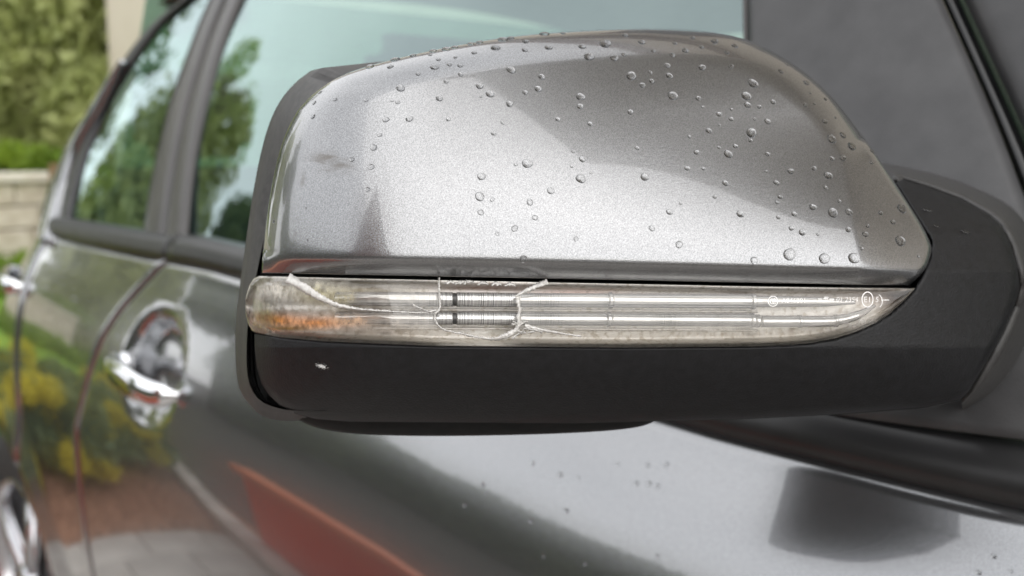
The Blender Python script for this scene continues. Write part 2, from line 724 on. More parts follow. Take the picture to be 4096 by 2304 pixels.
def up_line(pts, zt=1.44):
    """carry a pillar line, already in (Y, z), on to the roof"""
    return pts


def strip3(name, A, B, n, m, mat, off=0.0, bulge=0.0, thick=.004, ztop=1.43, parent=None):
    """pillar strip: pixel lines give its lower part, then it runs on straight to the roof"""
    a, b = resample(A, n), resample(B, n)
    rows = []
    for i in range(n):
        rows.append((hit(*a[i], GX, off), hit(*b[i], GX, off)))
    ext = []
    for k in range(1, 7):
        row = []
        for s in (0, 1):
            p0, p1 = rows[0][s], rows[min(6, n - 1)][s]
            d = (p0 - p1)
            d = d / max(d.z, 1e-3)
            z = p0.z + (ztop - p0.z) * k / 6
            Y = p0.y + d.y * (z - p0.z) * (1 - .04 * k)
            row.append(Vector((GX(Y, z) + off, Y, z)))
        ext.append(tuple(row))
    rows = ext[::-1] + rows
    verts = []
    for ra, rb in rows:
        for j in range(m):
            s = j / (m - 1)
            p = ra.lerp(rb, s)
            p.x = GX(p.y, p.z) + off - bulge * math.sin(math.pi * s) ** .6
            verts.append(p)
    o = mesh_obj(name, verts, grid_faces(len(rows), m), mat)
    face_camera(o)
    if thick: solid(o, thick)
    return carpart(o, parent)


strip3('rear_window_frame', L_OUT, L_IN, 30, 6, M['belt'], off=-.002, bulge=.006, parent=rear)
strip3('pillar_cover', B_M, B_R, 30, 6, M['pillar'], off=-.004, bulge=.004, parent=door)
strip3('pillar_cover', B_L, B_M, 30, 5, M['pillar'], off=-.003, bulge=.003, parent=rear)
strip('rear_roof_pillar', D_OUT, D_IN, 24, 8, M['body_paint'], off=-.004, bulge=.018, parent=quarter)
strip('quarter_seal', D_IN[1:], L_OUT[5:], 24, 3, M['rubber'], off=.006, parent=quarter)

# belt trims along the base of the windows (front door, rear door)


def belt_trim(name, y0, y1, h0, h1, parent, mat):
    ys = np.linspace(y0, y1, 60)
    prof = [(-.004, h0, .016), (-.003, h0, .004), (-.002, h0 + .004, -.004), (0, (h0 + h1) / 2 - .004, -.008), (0, h1 - .006, -.006), (0, h1 - .001, .001), (0, h1, .012)]
    verts = []
    for Y in ys:
        for _, h, dx in prof:
            z = zbelt(Y) + h
            base = SX(Y, zbelt(Y)) + (h * .25 if h > 0 else 0)
            verts.append((base + dx, Y, z))
    o = mesh_obj(name, verts, grid_faces(60, len(prof)), mat)
    face_camera(o)
    solid(o, .003)
    return carpart(o, parent)


belt_trim('belt_trim', -.02, 1.155, -.004, .030, door, M['belt'])
belt_trim('belt_trim', 1.161, 1.74, -.004, .028, rear, M['belt'])


# glass
def glass_panel(name, y0f, y1f, zt, parent, off=.004):
    verts = []
    nu, nv = 30, 16
    for i in range(nu):
        for j in range(nv):
            v = j / (nv - 1)
            z = zbelt(.9) + .005 + (zt - zbelt(.9)) * v
            Y = y0f(z) + (y1f(z) - y0f(z)) * i / (nu - 1)
            verts.append((GX(Y, z) + off - .012 * math.sin(math.pi * min(1, v)) * .5, Y, z))
    o = mesh_obj(name, verts, grid_faces(nu, nv), M['glass'])
    face_camera(o)
    return carpart(o, parent)


def line_Y(line, off=0):
    a = resample(line, 14)
    pts = [hit(*q, GX, off) for q in a]
    zs_ = [p.z for p in pts][::-1]
    ys_ = [p.y for p in pts][::-1]
    sl = (ys_[-1] - ys_[-4]) / max(1e-3, zs_[-1] - zs_[-4])

    def f(z):
        if z > zs_[-1]: return ys_[-1] + sl * (z - zs_[-1])
        return float(np.interp(z, zs_, ys_))
    return f


fB_R, fB_L, fL_IN = line_Y(B_R), line_Y(B_L), line_Y(L_IN)
SAILY = hit(2990, 300, GX).y
glass_panel('window_glass', lambda z: SAILY - .01, lambda z: fB_R(z) + .004, 1.42, door)
glass_panel('window_glass', lambda z: fB_L(z) - .004, lambda z: max(fL_IN(z), fB_L(z) + .02) + .004, 1.42, rear)

# ---- sail panel, seal and windscreen pillar at the right
SAIL_R = [(3740, -60), (3767, 0), (3888, 266), (3995, 516), (4086, 760), (4180, 1050), (4300, 1500)]
SEAL_R = [(3830, -60), (3858, 0), (3980, 266), (4096, 516), (4200, 760), (4330, 1050), (4480, 1500)]
SAIL_L = [(2992, -60), (2992, 0), (2996, 266), (3000, 516), (3004, 760), (3008, 1050), (3012, 1600)]
SAIL_R2 = [(3740, -60), (3767, 0), (3888, 266), (3995, 516), (4086, 760), (4200, 1050), (4330, 1600), (4400, 1790)]
TRIM_L = [(q[0] - 22, q[1]) for q in SAIL_L]


def GXs(Y, z): return GX(Y, z)


sail = strip3('mirror_sail_panel', SAIL_L, SAIL_R2, 40, 24, M['grey_tex'], off=-.012, bulge=.006, parent=door)
strip3('window_channel', TRIM_L, SAIL_L, 30, 4, M['pillar'], off=-.008, bulge=.001, parent=door)
strip3('door_seal', SAIL_R2, SEAL_R, 30, 7, M['gloss_black'], off=.004, bulge=.007, parent=door)
SCR = [(4400, -60), (4440, 0), (4560, 266), (4690, 516), (4800, 760), (4950, 1050), (5200, 1500)]
strip3('windscreen_pillar', SEAL_R, SCR, 30, 10, M['grey_tex'], off=-.006, bulge=.012)

# ---- front door handle
def bow_handle(name, yc, zc, half, parent, mat):
    n, m = 40, 20
    verts = []
    for i in range(n):
        s = -1 + 2 * i / (n - 1)
        Y = yc + half * s
        z0 = zc + .006 * s
        out = .036 * (1 - abs(s) ** 4) ** .5 if abs(s) < 1 else 0
        hh = .0175 * (1 - .2 * abs(s)) * (1 - abs(s) ** 14)
        tt = .009 * (1 - abs(s) ** 14)
        x0 = SX(Y, z0) - out + .012
        for k in range(m):
            th = 2 * math.pi * k / m
            verts.append((x0 + tt * math.cos(th), Y, z0 + hh * math.sin(th)))
    faces = []
    for i in range(n - 1):
        for k in range(m):
            faces.append((i * m + k, i * m + (k + 1) % m, (i + 1) * m + (k + 1) % m, (i + 1) * m + k))
    return carpart(mesh_obj(name, verts, faces, mat), parent)


bow_handle('door_handle', HC[0] + .02, HC[1] - .012, .092, door, M['chrome'])
bow_handle('door_handle', HC2[0], HC2[1], .08, rear, M['chrome'])
# lock barrel seen inside the handle dish
bm = bmesh.new()
bmesh.ops.create_cone(bm, cap_ends=True, segments=24, radius1=.012, radius2=.011, depth=.012, matrix=Matrix.Translation((SX(1.18, .862) - .004, 1.178, .868)) @ Matrix.Rotation(R(90), 4, 'Y'))
carpart(bm_obj('lock_barrel', bm, M['chrome']), door)


# ---- wheels
def wheel(Y, x):
    root = empty('wheel', (x, Y, WH[1]))
    tread = []
    prof = [(.0, .205), (-.004, .225), (-.012, .262), (.006, .295), (.03, .304), (.16, .304), (.185, .295), (.19, .21)]
    seg = 64
    verts, faces = [], []
    for i in range(seg):
        a = 2 * math.pi * i / seg
        for dx, r in prof:
            verts.append((dx, r * math.cos(a), r * math.sin(a)))
    m = len(prof)
    for i in range(seg):
        for k in range(m - 1):
            faces.append((i * m + k, ((i + 1) % seg) * m + k, ((i + 1) % seg) * m + k + 1, i * m + k + 1))
    t = mesh_obj('tyre', verts, faces, M['tyre'], root)
    prof = [(-.002, .207), (-.004, .203), (.006, .196), (.03, .19), (.12, .188)]
    verts, faces = [], []
    for i in range(seg):
        a = 2 * math.pi * i / seg
        for dx, r in prof:
            verts.append((dx, r * math.cos(a), r * math.sin(a)))
    m = len(prof)
    for i in range(seg):
        for k in range(m - 1):
            faces.append((i * m + k, ((i + 1) % seg) * m + k, ((i + 1) % seg) * m + k + 1, i * m + k + 1))
    mesh_obj('rim', verts, faces, M['alloy'], root)
    for k in range(5):
        a = 2 * math.pi * (k + .25) / 5
        bm = bmesh.new()
        box(bm, .0, .03, -.027, .027, .03, .197)
        bmesh.ops.bevel(bm, geom=bm.edges[:], offset=.01, segments=3, affect='EDGES')
        bmesh.ops.rotate(bm, verts=bm.verts, matrix=Matrix.Rotation(a, 3, 'X'))
        bm_obj('spoke', bm, M['alloy'], root)
    bm = bmesh.new()
    bmesh.ops.create_cone(bm, cap_ends=True, segments=32, radius1=.045, radius2=.05, depth=.03, matrix=Matrix.Translation((.012, 0, 0)) @ Matrix.Rotation(R(90), 4, 'Y'))
    bm_obj('hub', bm, M['alloy'], root)
    bm = bmesh.new()
    bmesh.ops.create_cone(bm, cap_ends=True, segments=40, radius1=.15, radius2=.15, depth=.015, matrix=Matrix.Translation((.07, 0, 0)) @ Matrix.Rotation(R(90), 4, 'Y'))
    bm_obj('brake_disc', bm, M['pillar'], root)
    root.parent = car
    root.matrix_parent_inverse = CARM
    return root


wheel(WH[1] * 0 + WH[0], SX(WH[0], .6) + .012)
wheel(-.62, SX(-.62, .6) + .02)

# wheel housing liner
bm = bmesh.new()
bmesh.ops.create_cone(bm, cap_ends=True, segments=40, radius1=.36, radius2=.36, depth=.26, matrix=Matrix.Translation((SX(WH[0], .6) + .20, WH[0], WH[1])) @ Matrix.Rotation(R(90), 4, 'Y'))
bmesh.ops.delete(bm, geom=[f for f in bm.faces if f.normal.x < -.9], context='FACES')
carpart(bm_obj('wheel_arch_liner', bm, M['rubber']))

# ---- the rest of the shell: far side, roof, tail, bonnet, cabin
XC = 1.27


def mirror_x(v): return (2 * XC - v[0], v[1], v[2])


verts = []
ys = np.linspace(-1.35, 2.42, 60)
zs = np.linspace(.24, .985, 20)
for Y in ys:
    for z in zs:
        verts.append((2 * XC - SX(Y, z), Y, z))
carpart(mesh_obj('side_panel', verts, grid_faces(60, 20), M['body_paint']))
verts = []
for Y in np.linspace(-.1, 2.0, 20):
    for j, z in enumerate(np.linspace(.3, .99, 6)):
        verts.append((2 * XC - SX(Y, .9) - .08, Y, z))
carpart(mesh_obj('door_lining', verts, grid_faces(20, 6), M['cabin']))
# roof
verts = []
for Y in np.linspace(.45, 1.72, 24):
    for s in np.linspace(-1, 1, 16):
        hw = XC - GX(Y, 1.42) - .01
        zt = 1.42 + .05 * (1 - s * s) - .10 * max(0, (Y - 1.5)) ** 1.5 - .10 * max(0, .8 - Y) ** 2
        verts.append((XC + s * hw, Y, zt))
roof = carpart(mesh_obj('roof', verts, grid_faces(24, 16), M['body_paint']))
solid(roof, .03, off=-1)
rl = carpart(mesh_obj('headliner', [(v[0], v[1], v[2] - .05) for v in verts], grid_faces(24, 16), M['headliner']))
# far pillars
for ya, yb, yt in ((.95, 1.05, .85), (1.68, 1.95, 1.45), (-.05, .02, .55)):
    bm = bmesh.new()
    x0, x1 = 2 * XC - GX(ya, 1.0), 2 * XC - GX(min(1.7, yt), 1.42)
    vs = [bm.verts.new(v) for v in [(x0, ya, .97), (x0, yb, .97), (x1, yt + yb - ya, 1.43), (x1, yt, 1.43),
                                    (x0 - .05, ya, .97), (x0 - .05, yb, .97), (x1 - .05, yt + yb - ya, 1.43), (x1 - .05, yt, 1.43)]]
    for f in [(0, 1, 2, 3), (7, 6, 5, 4), (0, 4, 5, 1), (1, 5, 6, 2), (2, 6, 7, 3), (3, 7, 4, 0)]:
        bm.faces.new([vs[i] for i in f])
    carpart(bm_obj('door_pillar', bm, M['cabin'], smooth=False))
# tail
verts = []
for s in np.linspace(-1, 1, 14):
    for j, z in enumerate(np.linspace(.3, 1.0, 10)):
        hw = XC - SX(2.42, min(z, .97))
        verts.append((XC + s * hw, 2.42 + .06 * (1 - s * s), z))
carpart(mesh_obj('tail_panel', verts, grid_faces(14, 10), M['body_paint']))
verts = []
for s in np.linspace(-1, 1, 10):
    for j, q in enumerate(np.linspace(0, 1, 8)):
        hw = (XC - SX(2.42, .97)) * (1 - q) + (XC - GX(1.7, 1.42)) * q
        verts.append((XC + s * hw, 2.42 - .7 * q, 1.0 + .39 * q))
carpart(mesh_obj('tailgate_glass', verts, grid_faces(10, 8), M['glass']))
# bonnet and windscreen
verts = []
for Y in np.linspace(-1.6, -.1, 16):
    for s in np.linspace(-1, 1, 14):
        hw = XC - SX(Y, zbelt(Y)) + .002
        verts.append((XC + s * hw, Y, zbelt(Y) + .05 * (1 - s ** 4) - .12 * max(0, -1.0 - Y)))
carpart(mesh_obj('bonnet', verts, grid_faces(16, 14), M['body_paint']))
verts = []
for q in np.linspace(0, 1, 12):
    for s in np.linspace(-1, 1, 12):
        hw = (XC - SX(-.1, .95)) * (1 - q) + (XC - GX(.6, 1.42)) * q
        verts.append((XC + s * hw, -.12 + .62 * q - .05 * (1 - s * s), .99 + .45 * q))
carpart(mesh_obj('windscreen', verts, grid_faces(12, 12), M['glass']))
# floor pan
carpart(box_obj('floor_pan', (SX(.5, .3) + .06, 2 * XC - SX(.5, .3) - .06, -1.3, 2.35, .2, .26), M['rubber']))
carpart(box_obj('dashboard', (SX(.2, .9) + .1, 2 * XC - SX(.2, .9) - .1, -.1, .34, .6, .98), M['cabin'], bevel=.04))


def seat(x, y, w):
    b = box_obj('seat', (x - w / 2, x + w / 2, y - .25, y + .27, .38, .56), M['seat'], bevel=.05)
    carpart(b)
    bm = bmesh.new()
    box(bm, x - w / 2, x + w / 2, y + .2, y + .33, .5, 1.08)
    bmesh.ops.bevel(bm, geom=bm.edges[:], offset=.045, segments=3, affect='EDGES')
    for v in bm.verts: v.co.y += (v.co.z - .5) * .28
    carpart(bm_obj('backrest', bm, M['seat']), b)
    for hx in ([x] if w < .7 else [x - .4, x + .4]):
        bm = bmesh.new()
        box(bm, hx - .12, hx + .12, y + .38, y + .46, 1.10, 1.27)
        bmesh.ops.bevel(bm, geom=bm.edges[:], offset=.03, segments=3, affect='EDGES')
        carpart(bm_obj('headrest', bm, M['seat']), b)


seat(.86, .72, .5)
seat(1.66, .72, .5)
seat(1.26, 1.55, 1.2)

# =================================================================== THE DOOR MIRROR
def Dl(px):
    d = .345 + (px - 1050) / 2680 * .035
    if px < 1800: d += .034 * ((1800 - px) / 750) ** 3
    if px > 3300: d += .004 * ((px - 3300) / 450) ** 2
    return d


CAP_B = [(1047, 1092), (1700, 1104), (2500, 1120), (3200, 1134), (3640, 1142)]
CAP_L = [(1047, 1092), (1053, 970), (1072, 810), (1102, 650), (1138, 535), (1190, 440)]
CAP_T = [(1190, 440), (1252, 372), (1350, 305), (1500, 254), (1700, 205), (1900, 166), (2100, 137), (2400, 117), (2600, 111), (2800, 119),
         (2950, 146), (3060, 185), (3200, 268), (3330, 382), (3450, 540)]
CAP_R = [(3640, 1142), (3698, 1092), (3724, 1030), (3729, 965), (3600, 760), (3450, 540)]
NU, NV = 230, 110
uu = np.linspace(0, 1, NU)
uu = .55 * uu + .45 * (.5 - .5 * np.cos(np.pi * uu))
vv = np.linspace(0, 1, NV)
vv = .5 * vv + .5 * (.5 - .5 * np.cos(np.pi * vv))
cb, ct, cl, crr = resample(CAP_B, uu), resample(CAP_T, uu), resample(CAP_L, vv), resample(CAP_R, vv)
edge_soft = np.concatenate([resample(CAP_L, 60)[8:], resample(CAP_T, 160)])
edge_right = resample(CAP_R, 60)[::-1]
CAPPOLY = np.concatenate([resample(CAP_B, 60), resample(CAP_R, 40)[1:], resample(CAP_T, 100)[::-1][1:], resample(CAP_L, 40)[::-1][1:-1]])


def cap_depth(x, y):
    d = Dl(x)
    yb = interp(x, CAP_B)
    bev = yb - 60                                     # crease above the lower bevel
    hgt = max(0., (bev - y)) / 950
    d += .006 * hgt + .025 * hgt ** 2.2               # the face leans and bows back towards the top
    t = y - bev
    d += .0001 * .5 * (t + math.sqrt(t * t + 300)) * (1.15 if t > 0 else 1.15)   # lower bevel faces down
    if x > 1900:                                      # inner half turns towards the car and up
        s = (min(x, 3600) - 1900) / 1430
        d += .0000875 * 1430 * .125 * s * s * sstep(-50, 620, bev - y)
    xc = 3330 + (y - 450) * .18                       # crease near the inner end
    if x > xc: d += .005 * ((x - xc) / 250) ** 1.15
    e = seg_dist(x, y, edge_soft)
    Rr = 135
    if e < Rr: d += .0135 * (1 - math.sqrt(max(0, 1 - (1 - e / Rr) ** 2)))
    e2 = seg_dist(x, y, edge_right)
    if e2 < 26: d += .0028 * (1 - math.sqrt(max(0, 1 - (1 - e2 / 26) ** 2)))
    return d


verts, dirt = [], []
c00, c10, c01, c11 = cb[0], cb[-1], ct[0], ct[-1]
for i in range(NU):
    for j in range(NV):
        u, v = uu[i], vv[j]
        # arc-length parameters differ per side, good enough for the patch
        q = (1 - v) * cb[i] + v * ct[i] + (1 - u) * cl[j] + u * crr[j] - ((1 - u) * (1 - v) * c00 + u * (1 - v) * c10 + (1 - u) * v * c01 + u * v * c11)
        verts.append(P(q[0], q[1], cap_depth(q[0], q[1])))
        dirt.append(max(math.exp(-(((q[0] - 1330) / 75) ** 2 + ((q[1] - 650 - (q[0] - 1330) * .1) / 42) ** 2) ** 1.5),
                        .5 * math.exp(-(((q[0] - 1200 + (q[1] - 800) * .14) / 9) ** 2 + ((q[1] - 800) / 160) ** 4))))
faces = grid_faces(NU, NV)
# return flange of the shell
ring = [i * NV for i in range(NU)] + [(NU - 1) * NV + j for j in range(1, NV)] + [i * NV + NV - 1 for i in range(NU - 2, -1, -1)] + [j for j in range(NV - 2, 0, -1)]
cen = P(2400, 800, .40)
base = len(verts)
for k in ring:
    p = verts[k]
    q = p + ((p - CAM).normalized()) * .022
    q = q + (cen - q) * .03
    verts.append(q)
    dirt.append(0)
nr = len(ring)
for k in range(nr):
    faces.append((ring[k], base + k, base + (k + 1) % nr, ring[(k + 1) % nr]))
cap = mesh_obj('mirror_cap', verts, faces, M['cap_paint'])
ca = cap.data.attributes.new('dirt', 'FLOAT', 'POINT')
ca.data.foreach_set('value', dirt)
face_camera(cap)
bvh_cap = BVHTree.FromPolygons([Vector(v) for v in verts], faces)

# ---- indicator lens outline
LT = [(980, 1222), (984, 1180), (998, 1140), (1014, 1112), (1036, 1102), (1500, 1113), (2200, 1127), (3000, 1143), (3300, 1147), (3662, 1151)]
LB = [(980, 1228), (984, 1268), (996, 1305), (1012, 1328), (1120, 1351), (1300, 1367), (1750, 1386), (2500, 1392), (3000, 1388), (3150, 1383),
      (3250, 1373), (3340, 1356), (3420, 1331), (3500, 1294), (3560, 1256), (3620, 1203), (3662, 1155)]


def lens_depth(x, s, extra=0.0):
    d = Dl(max(x, 1010)) + .0066 - .0030 * (1 - max(0, 1 - s / .16) ** 2) * (1 - max(0, 1 - (1 - s) / .20) ** 2) - .0006 * math.sin(math.pi * s)
    if x < 1150: d += .012 * ((1150 - x) / 170) ** 2
    return d + extra


HOLE = [(1757, 1112), (1755, 1180), (1762, 1236), (1738, 1254), (1741, 1285), (1762, 1313), (1800, 1325), (1850, 1334), (1900, 1346), (1960, 1356), (2010, 1352),
        (2052, 1335), (2074, 1308), (2072, 1262), (2080, 1230), (2060, 1192), (2064, 1180), (2112, 1157), (2188, 1118), (2100, 1112), (1900, 1110)]


def lens_sheet(name, depth_extra, inset, mat, nx=420, ny=28, hole=None, trough=0.0):
    xs = np.linspace(0, 1, nx)
    xs = 980 + inset + (2682 - 2 * inset) * (.7 * xs + .3 * (.5 - .5 * np.cos(np.pi * xs)))
    verts, uvs = [], []
    for x in xs:
        yt, yb = interp(x, LT) + inset, interp(x, LB) - inset
        if yb < yt + 2: yb = yt = (yt + yb) / 2
        for j in range(ny):
            s = j / (ny - 1)
            y = yt + (yb - yt) * s
            ex = depth_extra
            if trough:
                e = min(s, 1 - s) * max(1, yb - yt)
                ex += trough * sstep(0, 36, e)
            verts.append(P(x, y, lens_depth(x, s, ex)))
            uvs.append((x, y))
    faces = grid_faces(nx, ny)
    if hole:
        faces = [f for f in faces if not inside(sum(uvs[i][0] for i in f) / 4, sum(uvs[i][1] for i in f) / 4, hole)]
    o = mesh_obj(name, verts, faces, mat)
    face_camera(o)
    return o, uvs


lens, luv = lens_sheet('indicator_lens', 0, 0, M['lens'], nx=520, ny=40, hole=HOLE)
hz_, hc_ = [], []
GRIME_AMBER = [(1100, 1282, 90, 28, (.72, .26, .04), .8), (1270, 1292, 140, 28, (.74, .30, .10), .75), (1430, 1282, 120, 26, (.70, .42, .24), .5), (1140, 1315, 120, 12, (.30, .16, .04), .6),  # dirt on the lens, with amber and pale patches among it
         (1380, 1190, 70, 45, (.30, .25, .12), .55), (1060, 1250, 45, 60, (.30, .26, .10), .45), (1270, 1160, 90, 35, (.80, .74, .50), .5), (1110, 1160, 80, 40, (.92, .88, .80), .55),
         (1600, 1180, 130, 50, (.66, .62, .56), .3), (1600, 1300, 140, 45, (.74, .66, .58), .3), (1545, 1333, 30, 9, (.12, .10, .08), .8), (2950, 1325, 300, 25, (.75, .72, .66), .25),
         (3450, 1290, 110, 40, (.72, .70, .67), .35), (1180, 1230, 140, 10, (.95, .92, .86), .5)]
for (x, y) in luv:
    h_, c_ = .02, np.array([.75, .71, .66])
    for (gx, gy, rx, ry, gc, gw) in GRIME_AMBER:
        k = math.exp(-(((x - gx) / rx) ** 2 + ((y - gy) / ry) ** 2))
        h_ = h_ * (1 - k) + gw * k
        c_ = c_ * (1 - k) + np.array(gc) * k
    hz_.append(h_)
    hc_ += [c_[0], c_[1], c_[2], 1]
lens.data.attributes.new('haze', 'FLOAT', 'POINT').data.foreach_set('value', hz_)
lens.data.attributes.new('grime_amber', 'FLOAT_COLOR', 'POINT').data.foreach_set('color', hc_)
tray, tuv = lens_sheet('indicator_reflector', .0022, 3, M['tray'], nx=420, ny=40, trough=.0085)
# stains, amber patches and olive lower band of the reflector, by place on the part
cols = []
PATCH = [  # x, y, rx, ry, colour, weight
    (1120, 1150, 130, 40, (.95, .90, .78), .8), (1330, 1190, 120, 45, (.34, .28, .12), .75), (1420, 1165, 90, 30, (.45, .36, .14), .6),
    (1240, 1190, 60, 25, (.70, .62, .40), .6), (1100, 1270, 110, 22, (.78, .33, .07), .9), (1260, 1290, 150, 24, (.80, .36, .16), .85),
    (1420, 1275, 110, 24, (.66, .36, .20), .7), (1130, 1315, 150, 14, (.50, .25, .06), .8), (1160, 1300, 50, 16, (.22, .13, .03), .8),
    (1400, 1205, 50, 40, (.10, .08, .05), .9), (1560, 1165, 160, 30, (.36, .32, .24), .7), (1600, 1310, 120, 30, (.60, .50, .38), .5),
    (1500, 1330, 140, 18, (.42, .32, .22), .6), (1545, 1333, 28, 9, (.16, .13, .10), .8), (2300, 1170, 180, 12, (.85, .45, .36), .6),
    (1950, 1150, 220, 14, (.30, .18, .14), .9), (2000, 1325, 90, 22, (.93, .90, .78), .6), (3000, 1330, 30, 16, (.22, .18, .15), .8),
    (3165, 1325, 12, 25, (.35, .25, .18), .7), (2950, 1172, 60, 10, (.32, .26, .24), .7), (3560, 1190, 60, 40, (.20, .13, .10), .9), (3600, 1250, 60, 30, (.10, .08, .07), .8), (3480, 1190, 90, 40, (.34, .27, .23), .85), (3330, 1180, 120, 24, (.50, .44, .40), .7),
    (2900, 1330, 500, 30, (.86, .80, .70), .4)]
for (x, y) in tuv:
    c = np.array([.97, .93, .88])
    for (cx, cy, rx, ry, cc, wgt) in PATCH:
        k = wgt * math.exp(-(((x - cx) / rx) ** 2 + ((y - cy) / ry) ** 2))
        c = c * (1 - k) + np.array(cc) * k
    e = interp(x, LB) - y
    if e < 34: c = c * .55 + np.array([.20, .17, .10]) * .45  # band along the lower edge mixed darker and olive
    cols += [c[0], c[1], c[2], 1]
ta = tray.data.attributes.new('stain_tone', 'FLOAT_COLOR', 'POINT')
ta.data.foreach_set('color', cols)


# ---- light guides: two ridged acrylic rods
def px_tube(name, line, rpx, extra, mat, seg=20, n=220, sm=2):
    a = resample(line, n, sm)
    pts, rad, al = [], [], []
    for k, (x, y) in enumerate(a):
        s = .5
        d = lens_depth(x, s, extra)
        pts.append(P(x, y, d))
        r = rpx if np.isscalar(rpx) else interp(k / (n - 1), rpx)
        rad.append(r * d / F)
        al.append(x / 4000)
    o = tube(name, pts, rad, mat, None, seg)
    at = o.data.attributes.new('along', 'FLOAT', 'POINT')
    vals = []
    for v in al: vals += [v] * seg
    at.data.foreach_set('value', vals)
    rg = o.data.attributes.new('ridge', 'FLOAT', 'POINT')
    vals = []
    for (x, y) in a:
        g = max(.9 * math.exp(-((x - 1900) / 190) ** 4), .5 * math.exp(-((x - 2180) / 70) ** 2), .35 * math.exp(-((x - 1690) / 70) ** 2))
        if y > 1240: g = max(g, .6 * math.exp(-((x - 2665) / 45) ** 2), .3 * math.exp(-((x - 2880) / 30) ** 2))
        vals += [g] * seg
    rg.data.foreach_set('value', vals)
    return o


subs = [cap, lens, tray]
UPR, LOR = 29, 27
segs_u = [(1350, 1810), (1826, 2432), (2450, 3002), (3020, 3420)]
for k, (x0, x1) in enumerate(segs_u):
    y0, y1 = [1196 + (x - 1500) * .0065 for x in (x0, x1)]
    rr = UPR if k < 3 else [(0, 24), (.7, 20), (1, 8)]
    subs.append(px_tube('light_guide', [(x0, y0), ((x0 + x1) / 2, (y0 + y1) / 2), (x1, y1)], rr, .0052, M['rod'], n=120))
segs_l = [(1350, 1810), (1826, 2425), (2445, 3000)]
for x0, x1 in segs_l:
    y0, y1 = [1272 + (x - 1500) * .0065 for x in (x0, x1)]
    subs.append(px_tube('light_guide', [(x0, y0), ((x0 + x1) / 2, (y0 + y1) / 2), (x1, y1)], LOR, .0052, M['rod'], n=120))
subs.append(px_tube('light_guide', [(3045, 1286), (3120, 1286), (3196, 1286)], 24, .0052, M['rod'], n=60))
subs.append(px_tube('light_guide', [(3200, 1286), (3270, 1286), (3338, 1284)], 23, .0052, M['rod'], n=60))
subs.append(px_tube('light_guide', [(3344, 1282), (3400, 1272), (3450, 1252), (3500, 1222)], [(0, 22), (.5, 18), (1, 6)], .0048, M['rod'], n=60))
for (x, y, r) in [(1818, 1198, 26), (2441, 1202, 33), (3011, 1206, 33), (1818, 1274, 24), (2435, 1278, 31), (3008, 1282, 31), (3028, 1284, 28), (3198, 1286, 26), (3341, 1283, 25)]:
    subs.append(px_tube('guide_collar', [(x - 7, y), (x, y), (x + 7, y)], r, .0052, M['pillar'] if x < 1900 else M['rod'], n=6, sm=0))
# ledges of the reflector between and below the rods
for y0 in (1238, 1312):
    subs.append(px_tube('reflector_rib', [(1490, y0), (2200, y0 + 4), (3030, y0 + 9)], 5, .0075, M['tray'], seg=8, n=120))
    at = subs[-1].data.attributes.new('stain_tone', 'FLOAT_COLOR', 'POINT')
    at.data.foreach_set('color', [.72, .68, .63, 1] * len(subs[-1].data.vertices))


# ---- fractures of the lens
def ribbon(name, line, widths, seed, jag=2.0, extra=-.0006, n=60, thick=.0008):
    a = resample(line, n, 2)
    r = random.Random(seed)
    V, Fc = [], []
    for k in range(n):
        t = a[min(k + 1, n - 1)] - a[max(k - 1, 0)]
        t = t / (np.linalg.norm(t) + 1e-9)
        nn = np.array([-t[1], t[0]])
        wv = interp(k / (n - 1), widths)
        for s in (-1, -.35, .35, 1):
            q = a[k] + nn * (s * wv / 2 + (r.uniform(-jag, jag) if abs(s) == 1 else 0))
            sl = (q[1] - interp(q[0], LT)) / max(1, interp(q[0], LB) - interp(q[0], LT))
            d = lens_depth(q[0], min(1, max(0, sl)), extra - (thick * r.uniform(.3, 1.2) if abs(s) < 1 else 0))
            V.append(P(q[0], q[1], d))
    o = mesh_obj(name, V, grid_faces(n, 4), M['crack'], smooth=False)
    face_camera(o)
    solid(o, .0005)
    subs.append(o)


ribbon('lens_crack', [(1150, 1110), (1215, 1150), (1280, 1192), (1335, 1217), (1400, 1232), (1480, 1241), (1600, 1247), (1650, 1252), (1700, 1250), (1745, 1241)],
       [(0, 40), (.15, 34), (.35, 17), (.55, 10), (.9, 7), (1, 9)], 1, jag=2.5, n=120)
ribbon('lens_crack', [(1650, 1219), (1685, 1236), (1730, 1248)], [(0, 2), (1, 9)], 2, jag=1.5, n=20)
ribbon('lens_crack', [(2190, 1126), (2150, 1142), (2105, 1162), (2062, 1186)], [(0, 22), (.5, 20), (1, 12)], 3, jag=3, n=40)
ribbon('lens_crack', [(2070, 1188), (2074, 1215), (2080, 1240), (2074, 1270), (2076, 1300), (2055, 1332), (2010, 1350), (1960, 1357)],
       [(0, 20), (.3, 16), (.55, 20), (.7, 26), (1, 10)], 4, jag=4, n=60)
ribbon('lens_crack', [(1757, 1112), (1756, 1180), (1763, 1238), (1740, 1254)], [(0, 8), (1, 12)], 5, jag=2, n=40)
ribbon('lens_crack', [(1738, 1256), (1741, 1285), (1762, 1313), (1800, 1326), (1850, 1335), (1900, 1347), (1960, 1357)], [(0, 4), (.5, 8), (1, 8)], 6, jag=3, n=60)
ribbon('lens_crack', [(2100, 1302), (2150, 1316), (2240, 1333), (2325, 1346)], [(0, 16), (.5, 10), (1, 3)], 7, jag=2, n=40)
